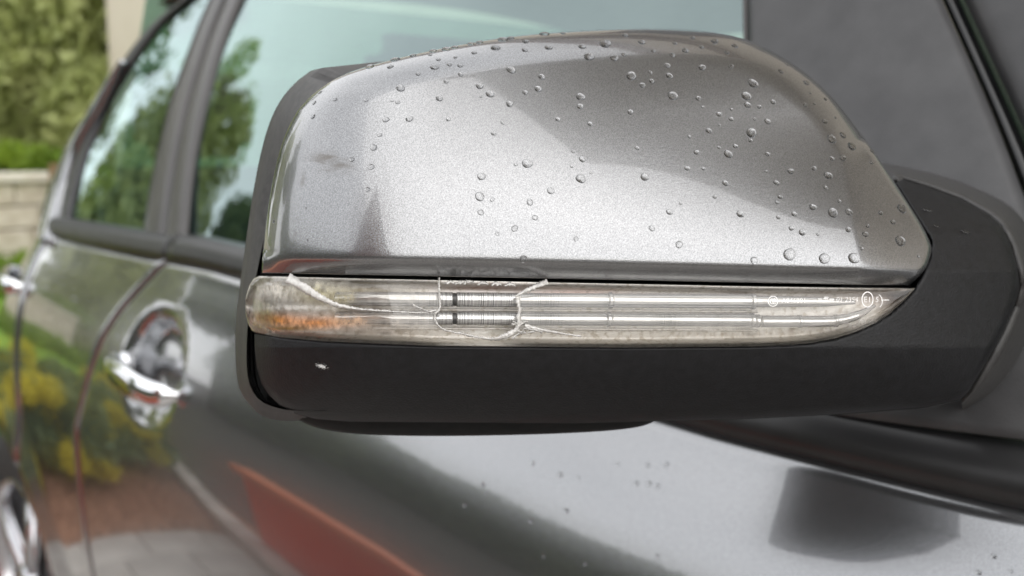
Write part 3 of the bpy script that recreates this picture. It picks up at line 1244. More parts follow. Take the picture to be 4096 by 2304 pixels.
for k in range(9):
    r = random.Random(20 + k)
    x, y = 2070 + r.uniform(-25, 45), 1300 + r.uniform(-22, 32)
    a = r.uniform(-2.9, .4)
    l = r.uniform(25, 70)
    ribbon('lens_crack', [(x, y), (x + l * .5 * math.cos(a), y - l * .25 * math.sin(a)), (x + l * math.cos(a), y - l * .6 * math.sin(a))], [(0, 7), (1, 2)], 30 + k, jag=1.5, n=14)
for k, (x, y) in enumerate([(1800, 1130), (1840, 1133), (1875, 1128), (1930, 1134), (1985, 1137), (2040, 1140)]):
    ribbon('lens_crack', [(x - 20, y + 4), (x, y - 6), (x + 22, y + 3)], [(0, 4), (.5, 16), (1, 3)], 50 + k, jag=4, n=14)


# ---- moulded lettering on the lens
def lens_text(s, x, y, hpx, shear=0.0):
    cu = bpy.data.curves.new('lettering', 'FONT')
    cu.body = s
    cu.size = 1
    cu.align_x = 'CENTER'
    cu.align_y = 'CENTER'
    cu.shear = shear
    cu.offset = -.012
    tmp = bpy.data.objects.new('lettering', cu)
    C.objects.link(tmp)
    dg = bpy.context.evaluated_depsgraph_get()
    me = bpy.data.meshes.new_from_object(tmp.evaluated_get(dg))
    bpy.data.objects.remove(tmp)
    for v in me.vertices:
        X, Yv = x + v.co.x * hpx * 1.35, y - v.co.y * hpx * 1.4
        sl = (Yv - interp(X, LT)) / (interp(X, LB) - interp(X, LT))
        v.co = P(X, Yv, lens_depth(X, sl, -.0003))
    me.materials.clear()
    me.materials.append(M['etch'])
    o = bpy.data.objects.new('lettering', me)
    C.objects.link(o)
    subs.append(o)


lens_text('A046801', 3176, 1203, 20)
lens_text('01 2354', 3388, 1199, 20, .15)
lens_text('E1', 3470, 1199, 23)
lens_text('5', 3507, 1199, 22, .15)


def lens_ring(x, y, rx, ry, wd, a0=0, a1=2 * math.pi):
    n = 40
    V = []
    for k in range(n):
        a = a0 + (a1 - a0) * k / (n - 1)
        for w_ in (-wd / 2, wd / 2):
            X, Yv = x + (rx + w_) * math.cos(a), y - (ry + w_) * math.sin(a)
            sl = (Yv - interp(X, LT)) / (interp(X, LB) - interp(X, LT))
            V.append(P(X, Yv, lens_depth(X, sl, -.0003)))
    o = mesh_obj('moulded_mark', V, grid_faces(n, 2), M['etch'])
    face_camera(o)
    subs.append(o)


lens_ring(3470, 1198, 22, 30, 3.6)
lens_ring(3507, 1205, 22, 28, 3, -1.0, 1.2)
lens_ring(3092, 1205, 19, 20, 3)
lens_ring(3088, 1206, 7, 10, 3, .6, 5.5)
lens_ring(3098, 1206, 7, 10, 3, .6, 5.5)
for (x0, x1, y) in [(3272, 3288, 1196), (3272, 3336, 1201), (3296, 3315, 1189), (3294, 3312, 1194), (3318, 3336, 1196), (3524, 3556, 1200)]:
    V = [P(x, yy, lens_depth(x, .35, -.0004)) for x, yy in [(x0, y - 1.6), (x1, y - 1.6), (x1, y + 1.6), (x0, y + 1.6)]]
    o = mesh_obj('moulded_mark', V, [(0, 1, 2, 3)], M['etch'])
    face_camera(o)
    subs.append(o)

# ---- lower housing and arm
HT = [(1018, 1336), (1120, 1353), (1300, 1369), (1750, 1388), (2500, 1394), (3000, 1390), (3250, 1376), (3300, 1300), (3400, 1050), (3500, 850), (3560, 740),
      (3614, 719), (3717, 751), (3844, 798), (3956, 862), (4003, 902), (4043, 981), (4070, 1076), (4079, 1130)]
HB = [(1018, 1380), (1026, 1470), (1045, 1535), (1075, 1580), (1120, 1622), (1180, 1655), (1260, 1677), (1400, 1688), (2300, 1694), (3000, 1676), (3400, 1656), (3700, 1634), (3844, 1600),
      (3876, 1568), (3956, 1433), (4011, 1330), (4059, 1219), (4079, 1150)]
LENSPOLY = np.array(LT + LB[::-1])
POCKET_EDGE = np.array([(1012, 1328)] + LB[4:] + [(3690, 1105), (3724, 1030), (3731, 962), (3600, 755), (3450, 535)], float)
POCKPOLY = np.array([(900, 300)] + [tuple(p) for p in POCKET_EDGE[::1]] + [(3300, 300)]) if False else np.array(list(map(tuple, POCKET_EDGE)) + [(3300, 350), (900, 350)])


SEAM = np.array([(3560, 735), (3614, 719), (3717, 751), (3844, 798), (3956, 862), (4003, 902), (4043, 981), (4070, 1076), (4079, 1140), (4059, 1219), (4011, 1330), (3956, 1433), (3876, 1568), (3844, 1600)], float)


def house_depth(x, y):
    yb = interp(x, HB)
    d = Dl(x) + .0070
    # front face below the lens, rolling under towards the bottom edge
    if x < 3300 or y > 1084:
        q = max(0, (y - 1390)) / 300
        d += .013 * q + .020 * q ** 3
    e = yb - y
    if e < 40: d += .008 * (1 - math.sqrt(max(0, 1 - (1 - max(0, e) / 40) ** 2)))
    if x < 1130:
        k = (1130 - x) / 112
        d += .010 * k ** 2.5
    if x > 3560:
        if y < 1084: d += .010 * ((1084 - y) / 170)
        if y < 930: d += .030 * ((930 - y) / 180) ** 1.3
        d += .006 * ((x - 3560) / 500) ** 2
    if x > 3740 or (x > 3560 and y < 800):
        es = seg_dist(x, y, SEAM)
        if es < 34: d += .005 * (1 - math.sqrt(max(0, 1 - (1 - es / 34) ** 2)))
    ins = inside(x, y, POCKPOLY)
    ed = seg_dist(x, y, POCKET_EDGE)
    if ins: d += .017 * sstep(0, 16, ed)
    elif ed < 10: d += .0012 * (1 - math.sqrt(1 - (1 - ed / 10) ** 2))
    return d


nx, ny = 300, 90
xs = np.concatenate([np.linspace(1018, 1200, 40, endpoint=False), np.linspace(1200, 3200, 90, endpoint=False), np.linspace(3200, 4079, 170)])
verts = []
for x in xs:
    yt, yb = interp(x, HT), interp(x, HB)
    ss = np.linspace(0, 1, ny)
    ss = .6 * ss + .4 * (.5 - .5 * np.cos(np.pi * ss))
    for s in ss:
        y = yt + (yb - yt) * s
        verts.append(P(x, y, house_depth(x, y)))
faces = grid_faces(len(xs), ny)
# underside and back of the shell
base = len(verts)
for x in xs:
    yb = interp(x, HB)
    p = P(x, yb, house_depth(x, yb))
    verts.append(P(x + (6 if x < 1200 else 0), yb - 6, house_depth(x, yb) + .018))
for i in range(len(xs) - 1):
    faces.append((i * ny + ny - 1, base + i, base + i + 1, (i + 1) * ny + ny - 1))
mirror = mesh_obj('wing_mirror', verts, faces, M['black_tex'])
face_camera(mirror)
carpart(mirror)
tag(mirror, 'black textured mirror housing under a silver cap with a cracked clear indicator')
bvh_house = BVHTree.FromPolygons([Vector(v) for v in verts], faces)
for o in subs:
    carpart(o, mirror)


# ---- rear bezel carrying the mirror glass
RIM = [(1340, 280), (1260, 330), (1182, 410), (1122, 520), (1062, 720), (1012, 960), (986, 1090), (956, 1250), (945, 1330), (940, 1500), (954, 1590), (998, 1655), (1090, 1688), (1200, 1694),
       (1800, 1690), (2590, 1680), (3300, 1620), (3560, 1400), (3620, 1000), (3450, 640), (3200, 340), (2900, 200), (2500, 160), (2100, 185), (1700, 240), (1340, 280)]
rim = resample(RIM, 220, 2)[:-1]
cx, cy = 2200, 1000
def rim_depth(x): return .424 + (x - 950) / 2700 * .02


O_ = P(950, 1200, .424)
E_ = Vector((.965, -.26, 0))          # along the back of the mirror, towards the car
NB = Vector((.26, .965, 0))           # the glass faces rearwards


def on_back(x, y):
    z = P(x, y, rim_depth(x)).z
    t = (x - 950) / 2670
    p = O_ + E_ * (.245 * t)
    return Vector((p.x, p.y, z))


BC = on_back(cx, cy)
verts, faces = [], []
for (x, y) in rim:
    X, Yv = cx + (x - cx) * .93, cy + (y - cy) * .93
    if x < 1300: X = x + (cx - x) * .035
    W = on_back(x, y)
    verts += [P(X, Yv, Dl(min(max(x, 1050), 3600)) + (.028 if x < 1300 else .05)), W - NB * .012, W - NB * .002, W + NB * .006, W.lerp(BC, .03) + NB * .008, W.lerp(BC, .05) - NB * .002]
m = 6
n = len(rim)
for i in range(n):
    for k in range(m - 1):
        faces.append((i * m + k, ((i + 1) % n) * m + k, ((i + 1) % n) * m + k + 1, i * m + k + 1))
bez = carpart(mesh_obj('mirror_bezel', verts, faces, M['bezel']), mirror)
gp = [on_back(x, y).lerp(BC, .04) for x, y in rim] + [BC]
carpart(mesh_obj('mirror_glass', gp, [(i, (i + 1) % n, n) for i in range(n)], M['chrome']), mirror)
gp = [on_back(x, y).lerp(BC, .05) - NB * .006 for x, y in rim] + [BC - NB * .006]
carpart(mesh_obj('mirror_back_plate', gp, [(i, (i + 1) % n, n) for i in range(n)], M['rubber']), mirror)

# rear lower shell that shows below the front housing
LS_T = [(1090, 1600), (1240, 1640), (1400, 1650), (1700, 1652), (2100, 1652), (2400, 1652), (2540, 1652), (2640, 1655)]
LS_B = [(1062, 1560), (1130, 1640), (1240, 1708), (1400, 1737), (1700, 1746), (2100, 1740), (2400, 1727), (2540, 1712), (2600, 1696), (2640, 1672)]
a, b = resample(LS_T, 80), resample(LS_B, 80)
verts = []
for i in range(80):
    for j in range(12):
        s = j / 11
        q = a[i] * (1 - s) + b[i] * s
        verts.append(P(q[0], q[1], Dl(q[0]) + .054 + .012 * (1 - math.sqrt(max(0, 1 - s * s)))))
o = mesh_obj('mirror_lower_shell', verts, grid_faces(80, 12), M['shell'])
face_camera(o)
solid(o, .003)
carpart(o, mirror)

# ---- foot on the door
FI = [(3560, 735), (3614, 722), (3717, 754), (3844, 801), (3956, 865), (4003, 905), (4043, 984), (4072, 1076), (4079, 1140), (4059, 1219), (4011, 1330), (3956, 1433), (3876, 1568), (3844, 1600)]
FO = [(3480, 640), (3559, 656), (3717, 687), (3844, 727), (3956, 775), (4040, 820), (4110, 900), (4150, 1030), (4160, 1150), (4140, 1270), (4096, 1394), (4035, 1497), (3956, 1584), (3850, 1640)]
a, b = resample(FI, 90, 0), resample(FO, 90)
verts = []
for i in range(90):
    p0 = P(a[i][0], a[i][1], house_depth(*a[i]) if not inside(a[i][0], a[i][1], POCKPOLY) else house_depth(*a[i]))
    p1 = hit(b[i][0], b[i][1], GX, -.014)
    pm = P(*(a[i] * .4 + b[i] * .6), ((p0 - CAM).dot(FW) * .62 + (p1 - CAM).dot(FW) * .38))
    oo = a[i] + (a[i] - np.array([3700., 1180.])) * .025
    pq = P(oo[0], oo[1], (p0 - CAM).dot(FW) + .003)
    ins = a[i] + (np.array([3850., 1180.]) - a[i]) * .03
    p00 = P(ins[0], ins[1], (p0 - CAM).dot(FW) + .006)
    for q in (p00, pq, pq.lerp(pm, .5) + (CAM - pm).normalized() * .0012, pm, pm.lerp(p1, .5) + (CAM - pm).normalized() * .002, p1, p1 + Vector((.012, .002, 0))):
        verts.append(q)
o = mesh_obj('mirror_foot', verts, grid_faces(90, 7), M['bezel'])
face_camera(o)
carpart(o, mirror)
# inner core that joins arm and foot
carpart(tube('mirror_pivot', [P(3850, 1250, .432), hit(3960, 1250, GX, .02)], .012, M['rubber']), mirror)

# small drain hole and chip in the paint
bm = bmesh.new()
bmesh.ops.create_icosphere(bm, subdivisions=2, radius=1)


def surf(px, py, bv):
    d = ray(px, py).normalized()
    loc, nor, idx, dist = bv.ray_cast(CAM, d)
    if loc is None: return None, None
    if nor.dot(d) > 0: nor = -nor
    return loc, nor


def blob_matrix(loc, nor, a, b, h, ang):
    z = nor.normalized()
    x = UP - z * UP.dot(z)
    x = RT - z * RT.dot(z)
    x.normalize()
    y = z.cross(x)
    rot = Matrix((x, y, z)).transposed().to_4x4()
    return Matrix.Translation(loc) @ rot @ Matrix.Rotation(ang, 4, 'Z') @ Matrix.Diagonal((a, b, h, 1))


bm.free()

# scuff on the black housing
loc, nor = surf(1288, 1463, bvh_house)
m_s, t_s, b_s, out_s = new_mat('white_scuff')
tcs = N(t_s, 'ShaderNodeTexCoord')
ns = N(t_s, 'ShaderNodeTexNoise', Scale=5.5, Detail=8, Roughness=.75)
t_s.links.new(tcs.outputs['Object'], ns.inputs['Vector'])
gr = N(t_s, 'ShaderNodeVectorMath', operation='LENGTH')
t_s.links.new(tcs.outputs['Object'], gr.inputs[0])
ma = N(t_s, 'ShaderNodeMath', operation='MULTIPLY_ADD')
t_s.links.new(gr.outputs['Value'], ma.inputs[0])
ma.inputs[1].default_value = -.35
t_s.links.new(ns.outputs['Fac'], ma.inputs[2])
gt = N(t_s, 'ShaderNodeMath', operation='GREATER_THAN')
t_s.links.new(ma.outputs[0], gt.inputs[0])
gt.inputs[1].default_value = .40
b_s.inputs['Base Color'].default_value = (.75, .75, .74, 1)
b_s.inputs['Roughness'].default_value = .7
t_s.links.new(gt.outputs[0], b_s.inputs['Alpha'])
V, Fc = [(0, 0, 0)], []
nn = 40
for k in range(nn):
    a = 2 * math.pi * k / nn
    V.append((math.cos(a), math.sin(a), 0))
Fc = [(0, 1 + k, 1 + (k + 1) % nn) for k in range(nn)]
sc_o = mesh_obj('scuff_mark', V, Fc, m_s)
carpart(sc_o, mirror)
sc_o.matrix_world = blob_matrix(loc + nor * .0004, nor, 60 * .36 / F, 29 * .36 / F, 1, .1)

# =================================================================== WATER DROPS
DA = [(958, 242, 38), (1215, 245, 50), (1300, 230, 32), (1363, 236, 32), (1366, 287, 32), (1119, 283, 30), (1282, 328, 32), (1018, 366, 52), (1242, 424, 44), (1476, 354, 44),
      (1536, 400, 50), (1568, 132, 60), (1660, 262, 54), (1742, 96, 42), (1738, 146, 36), (1836, 301, 40), (1815, 371, 44), (1650, 457, 44), (1740, 391, 34), (1484, 415, 20),
      (2061, 416, 54), (2058, 472, 40), (638, 432, 30), (551, 391, 26), (517, 452, 28), (510, 532, 32), (818, 437, 26), (968, 440, 20), (1001, 447, 30), (932, 548, 40), (1068, 543, 44),
      (1295, 547, 28), (1610, 566, 28), (1557, 628, 34), (1930, 547, 32), (2116, 573, 34), (897, 637, 30), (861, 710, 42), (735, 780, 30), (846, 822, 42), (827, 953, 30), (2018, 732, 22),
      (2070, 778, 38), (2010, 820, 22), (1752, 803, 62), (1686, 808, 24), (2062, 891, 58), (2122, 857, 20), (1486, 878, 48), (1476, 994, 56), (1549, 1011, 28), (1482, 1086, 38),
      (1767, 1027, 40), (1888, 961, 44), (1797, 1117, 36), (1679, 1180, 42), (1578, 1210, 26), (1729, 1356, 44), (2034, 1240, 30), (282, 1140, 22), (468, 1062, 16), (476, 1250, 18),
      (1237, 201, 28), (1190, 174, 24), (1444, 162, 32), (1335, 188, 24), (1293, 148, 18), (1876, 131, 46), (2070, 125, 44), (2110, 184, 60)]
DE = [(985, 180, 60), (840, 238, 50), (1090, 155, 40), (1205, 130, 44), (1280, 118, 50), (1330, 108, 40), (1425, 97, 40), (1475, 88, 44), (1610, 72, 60), (1655, 64, 50), (1850, 48, 60), (1960, 44, 30)]
DB = [(28, 230, 66), (132, 187, 34), (75, 306, 44), (126, 288, 28), (219, 222, 40), (281, 269, 26), (381, 290, 30), (449, 266, 38), (394, 228, 26), (487, 199, 28), (604, 217, 44), (710, 242, 34),
      (535, 248, 26), (668, 276, 26), (355, 346, 32), (365, 400, 38), (265, 382, 22), (272, 427, 28), (223, 449, 34), (164, 400, 56), (538, 356, 40), (690, 350, 32), (383, 505, 54), (518, 518, 30),
      (806, 440, 56), (770, 506, 54), (777, 553, 38), (838, 562, 26), (912, 537, 30), (692, 576, 20), (627, 602, 32), (690, 627, 28), (815, 627, 20), (883, 640, 36), (573, 688, 34), (797, 700, 56),
      (792, 740, 26), (713, 770, 28), (675, 812, 48), (626, 777, 20), (508, 802, 32), (882, 812, 28), (953, 376, 30), (985, 340, 20), (1087, 437, 34), (1080, 553, 28), (1129, 547, 16), (1108, 491, 14),
      (1187, 523, 20), (1220, 733, 52), (1280, 713, 38), (1326, 772, 50), (1279, 834, 36), (1435, 798, 26), (1222, 836, 28), (1005, 903, 36), (1127, 887, 28), (1202, 925, 48), (1189, 990, 26),
      (929, 963, 32), (949, 1038, 26), (933, 1067, 22), (1122, 1092, 40), (1226, 1121, 58), (1311, 1118, 40), (1261, 1061, 22), (1023, 1127, 30), (939, 1144, 24), (1008, 1203, 30), (1066, 1224, 40),
      (1148, 1236, 18), (1308, 1210, 34), (1398, 1234, 34), (1409, 1190, 24), (1477, 1122, 28), (1543, 1170, 30), (1590, 1098, 56), (1582, 1270, 60), (1338, 1360, 62), (1182, 1362, 58), (998, 1340, 66),
      (812, 1373, 40), (1378, 1310, 20), (236, 932, 46), (459, 887, 32), (545, 889, 22), (661, 965, 36), (740, 1127, 44), (605, 1036, 26), (366, 1117, 36), (273, 1203, 32), (417, 1288, 40), (196, 780, 26),
      (160, 590, 34), (876, 903, 18), (425, 1072, 20), (1677, 1352, 16), (1430, 856, 22), (1185, 640, 30), (1240, 620, 18), (540, 563, 18), (630, 660, 14), (470, 720, 18)]


def drop_mesh(seed, flat=.5):
    r = random.Random(seed)
    nr, ns_ = 9, 28
    ph = [r.uniform(0, 6.28) for _ in range(3)]
    am = [r.uniform(.02, .09), r.uniform(.01, .06), r.uniform(0, .03)]
    V, Fc = [(0, 0, 1.0)], []
    for i in range(1, nr + 1):
        t = i / nr * (math.pi / 2 + .12)
        for k in range(ns_):
            a = 2 * math.pi * k / ns_
            rr = math.sin(t) ** .85 * (1 + am[0] * math.cos(2 * a + ph[0]) + am[1] * math.cos(3 * a + ph[1]) + am[2] * math.cos(5 * a + ph[2]))
            V.append((rr * math.cos(a), rr * math.sin(a), math.cos(t)))
    for k in range(ns_): Fc.append((0, 1 + k, 1 + (k + 1) % ns_))
    for i in range(nr - 1):
        for k in range(ns_):
            Fc.append((1 + i * ns_ + k, 1 + (i + 1) * ns_ + k, 1 + (i + 1) * ns_ + (k + 1) % ns_, 1 + i * ns_ + (k + 1) % ns_))
    Fc.append(tuple(1 + (nr - 1) * ns_ + k for k in range(ns_))[::-1])
    me = bpy.data.meshes.new('water_drop')
    me.from_pydata(V, [], Fc)
    me.polygons.foreach_set('use_smooth', [True] * len(me.polygons))
    me.materials.append(M['water'])
    return me


DM = [drop_mesh(s) for s in range(10)]


def put_drop(px, py, wpx, bv, label, group, asp=None):
    loc, nor = surf(px, py, bv)
    if loc is None: return
    dist = (loc - CAM).length
    a = wpx / 2 * dist / F
    o = bpy.data.objects.new('water_drop', random.choice(DM))
    C.objects.link(o)
    big = wpx > 26
    asp = asp or random.uniform(.82, .98)
    o.matrix_world = blob_matrix(loc - nor * a * .04, nor, a, a * asp, a * random.uniform(.42, .56), random.uniform(-.4, .4))
    tag(o, label, 'water drop', group)


for (x, y, s) in DA:
    X, Yv, S_ = 900 + x / 1.449, 100 + y / 1.449, s / 1.449
    lab = ('large clear water drop beaded on the silver mirror cap', 'large drops on the mirror cap') if S_ > 27 else ('small clear water drop beaded on the silver mirror cap', 'small drops on the mirror cap')
    put_drop(X, Yv, S_, bvh_cap, *lab)
for (x, y, s) in DB:
    X, Yv, S_ = 2400 + x / 1.317, y / 1.317, s / 1.317
    lab = ('large clear water drop beaded on the silver mirror cap', 'large drops on the mirror cap') if S_ > 27 else ('small clear water drop beaded on the silver mirror cap', 'small drops on the mirror cap')
    put_drop(X, Yv, S_, bvh_cap, *lab)
for (x, y, s) in DE:
    X, Yv, S_ = 900 + x / 1.449, 100 + y / 1.449, s / 1.449
    for dy in (0, 6, 12, 18, 26):
        if surf(X, Yv + dy, bvh_cap)[0] is not None:
            put_drop(X, Yv + dy + 3, S_, bvh_cap, 'clear water drop standing on the upper rim of the silver mirror cap', 'drops along the cap rim', .8)
            break
for (x, y, s) in [(3612, 690, 26), (3650, 712, 16), (3690, 678, 22), (3868, 800, 16), (3705, 842, 44), (3742, 905, 30), (3860, 930, 40), (4040, 873, 22)]:
    put_drop(x, y, s, bvh_house, 'flat wet drop lying on the black mirror arm', 'drops on the mirror arm', .5)

doorV = [v.co.copy() for v in door.data.vertices]
bvh_door = BVHTree.FromPolygons(doorV, [tuple(p.vertices) for p in door.data.polygons])
rd = random.Random(5)
DD = [(2590, 1860), (2665, 1858), (2545, 1935), (2595, 1935), (2630, 1945), (2240, 1900), (2315, 1910), (2130, 1855), (1930, 1940), (1860, 2020), (2265, 2045), (2175, 2225), (2630, 2225), (2340, 2255),
      (3975, 2225), (3915, 2290), (4045, 2285), (2470, 1856), (1945, 1975), (2125, 2085)]
for (x, y) in DD:
    put_drop(x, y, rd.uniform(13, 24), bvh_door, 'tiny water drop clinging to the grey door below the mirror', 'drops on the door')

# =================================================================== GROUND AND GARDEN
M['paver'] = simple('grey_concrete_paver', (.28, .26, .24), (.44, .415, .385), rough=.9, scale=3.5, bump=.3, dist=.004, bscale=60)
M['joint'] = simple('joint_sand', (.13, .115, .10), (.2, .18, .155), rough=1, scale=20)
M['grass'] = simple('lawn', (.13, .27, .02), (.25, .42, .05), rough=.9, scale=6, bump=.5, dist=.03, bscale=60)
M['soil'] = simple('ground_soil', (.030, .028, .022), (.055, .05, .038), rough=1, scale=2)
M['mulch'] = simple('bark_mulch', (.13, .06, .035), (.30, .16, .10), rough=1, scale=30, bump=1, dist=.03, bscale=35)
M['stone'] = simple('pale_wall_stone', (.58, .51, .42), (.74, .68, .59), rough=.95, scale=9, bump=.6, dist=.01, bscale=30)
M['coping'] = simple('coping_stone', (.70, .65, .57), (.80, .76, .69), rough=.9, scale=5, bump=.3, dist=.006)
M['kerb'] = simple('kerb_stone', (.40, .37, .34), (.54, .50, .46), rough=.9, scale=8, bump=.3, dist=.005)
M['render'] = simple('beige_render', (.60, .53, .43), (.66, .59, .49), rough=.95, scale=2, bump=.2, dist=.004, bscale=90)
M['tile'] = simple('roof_tile', (.16, .075, .055), (.24, .12, .09), rough=.85, scale=12)
M['frame'] = simple('brown_window_frame', (.10, .05, .04), (.14, .07, .055), rough=.5, scale=10)
M['bark'] = simple('tree_bark', (.07, .055, .04), (.14, .11, .085), rough=1, scale=14, bump=.8, dist=.02)
M['red'] = simple('orange_red_paint', (.90, .085, .03), (.95, .11, .04), rough=.35, scale=5)
M['orange'] = simple('sky_lit_rim', (.93, .26, .11), (.95, .32, .15), rough=.4, scale=5)  # paler than the panel: sky caught on the upward edge, put into colour
M['pane'] = simple('house_window_pane', (.02, .025, .03), (.03, .035, .04), rough=.05, scale=2)


def leaf_mat(name, c1, c2, sub=.35):
    m, t, b, out = new_mat(name)
    oi = N(t, 'ShaderNodeObjectInfo')
    col, fac, src = noise_col(t, 2.2, c1, c2, detail=3, lo=.3, hi=.7)
    t.links.new(col, b.inputs['Base Color'])
    b.inputs['Roughness'].default_value = .55
    tl = N(t, 'ShaderNodeBsdfTranslucent')
    t.links.new(col, tl.inputs['Color'])
    ms = N(t, 'ShaderNodeMixShader')
    ms.inputs['Fac'].default_value = sub
    t.links.new(b.outputs[0], ms.inputs[1])
    t.links.new(tl.outputs[0], ms.inputs[2])
    t.links.new(ms.outputs[0], out.inputs['Surface'])
    return m


M['leaf_light'] = leaf_mat('weeping_foliage', (.32, .37, .12), (.58, .62, .27))
M['leaf_dark'] = leaf_mat('dark_foliage', (.08, .115, .032), (.19, .24, .075))
M['leaf_hedge'] = leaf_mat('hedge_leaves', (.14, .24, .02), (.28, .40, .04))
M['leaf_shrub'] = leaf_mat('shrub_leaves', (.10, .16, .07), (.2, .28, .14))
M['flower'] = leaf_mat('yellow_flower', (.55, .48, .02), (.75, .66, .06))


def plane_obj(name, x0, x1, y0, y1, z, mat, kind='structure'):
    o = mesh_obj(name, [(x0, y0, z), (x1, y0, z), (x1, y1, z), (x0, y1, z)], [(0, 1, 2, 3)], mat, smooth=False)
    tag(o, kind=kind)
    return o


ground = plane_obj('ground', -120, 120, -120, 120, -.01, M['soil'])
lawn = mesh_obj('lawn', [(-.75, 3.9, -.004), (12, 3.9, -.004), (12, 9.4, -.004), (-1.7, 9.4, -.004)], [(0, 1, 2, 3)], M['grass'], smooth=False)
tag(lawn, kind='structure')
drive = plane_obj('driveway', -1.5, 3.0, -9, 2.74, -.004, M['joint'])
bm = bmesh.new()
box(bm, -.148, .148, -.098, .098, -.02, .012)
bmesh.ops.bevel(bm, geom=[e for e in bm.edges if all(v.co.z > 0 for v in e.verts)], offset=.006, segments=1, affect='EDGES')
pm = bpy.data.meshes.new('paver')
bm.to_mesh(pm)
bm.free()
pm.materials.append(M['paver'])
cnt = 0
for j in range(20):
    Y = 2.63 - j * .2
    for i in range(15):
        X = -1.35 + i * .3 + (.15 if j % 2 else 0)
        o = bpy.data.objects.new('paver', pm)
        o.location = (X, Y, random.uniform(-.002, .002))
        o.rotation_euler = (random.uniform(-.006, .006), random.uniform(-.006, .006), random.uniform(-.01, .01))
        C.objects.link(o)
        o.parent = drive
        cnt += 1


# mulch bed: raised rough strip
def rough_sheet(name, x0, x1, y0, y1, nx, ny, amp, mat, z=0.0, freq=9):
    V = []
    for i in range(nx):
        for j in range(ny):
            x, y = x0 + (x1 - x0) * i / (nx - 1), y0 + (y1 - y0) * j / (ny - 1)
            e = min(i, j, nx - 1 - i, ny - 1 - j)
            V.append((x, y, z + (amp * (noise.noise(Vector((x * freq, y * freq, 0))) + .6) + amp * noise.noise(Vector((x * 31, y * 31, 3)))) * min(1, e / 3) - (.02 if e == 0 else 0)))
    return mesh_obj(name, V, grid_faces(nx, ny), mat)


bed = rough_sheet('flower_bed', -.75, 3.0, 2.75, 3.92, 150, 60, .02, M['mulch'], .02)
tag(bed, kind='structure')

# kerb of single stones beside the drive and lawn
kerb = empty('kerb', (-.45, 2.2, 0))
tag(kerb, kind='structure')
p0, p1 = Vector((-.44, 2.2, 0)), Vector((-1.55, 8.6, 0))
nk = 13
dk = (p1 - p0) / nk
for k in range(nk):
    bm = bmesh.new()
    L = dk.length
    box(bm, -.06, .06, .004, L - .004, -.02, .085)
    bmesh.ops.bevel(bm, geom=bm.edges[:], offset=.01, segments=2, affect='EDGES')
    o = bm_obj('kerb_stone', bm, M['kerb'], None, smooth=False)
    o.rotation_euler = (0, 0, math.atan2(-dk.x, dk.y))
    o.location = p0 + dk * k - kerb.location
    o.parent = kerb


def leaf_cloud(name, centers, n, size, mat, parent=None, droop=0.0, seed=1, shell=.55):
    """many small leaf faces spread through clumps: centers = [(pos, rx, ry, rz)]"""
    r = np.random.default_rng(seed)
    C_ = np.array([c[0] for c in centers])
    R_ = np.array([c[1:] for c in centers])
    wts = R_.prod(1) ** .66
    idx = r.choice(len(centers), n, p=wts / wts.sum())
    d = r.normal(size=(n, 3))
    d /= np.linalg.norm(d, axis=1)[:, None]
    rad = shell + (1 - shell) * r.random(n) ** .5
    rad *= 1 + .12 * r.normal(size=n)
    pos = C_[idx] + d * R_[idx] * rad[:, None]
    u = r.normal(size=(n, 3))
    u[:, 2] -= droop
    u /= np.linalg.norm(u, axis=1)[:, None]
    v = np.cross(u, r.normal(size=(n, 3)))
    v /= np.linalg.norm(v, axis=1)[:, None]
    s = size * (.6 + .8 * r.random(n))[:, None]
    a, b = pos - u * s, pos + u * s
    c1, c2 = pos + v * s * .45, pos - v * s * .45
    V = np.stack([a, c1, b, c2], 1).reshape(-1, 3)
    me = bpy.data.meshes.new(name)
    me.vertices.add(n * 4)
    me.vertices.foreach_set('co', V.astype(np.float32).ravel())
    me.loops.add(n * 4)
    me.loops.foreach_set('vertex_index', np.arange(n * 4, dtype=np.int32))
    me.polygons.add(n)
    me.polygons.foreach_set('loop_start', np.arange(0, n * 4, 4, dtype=np.int32))
    me.update(calc_edges=True)
    me.materials.append(mat)
    o = bpy.data.objects.new(name, me)
    C.objects.link(o)
    if parent: o.parent = parent
    return o


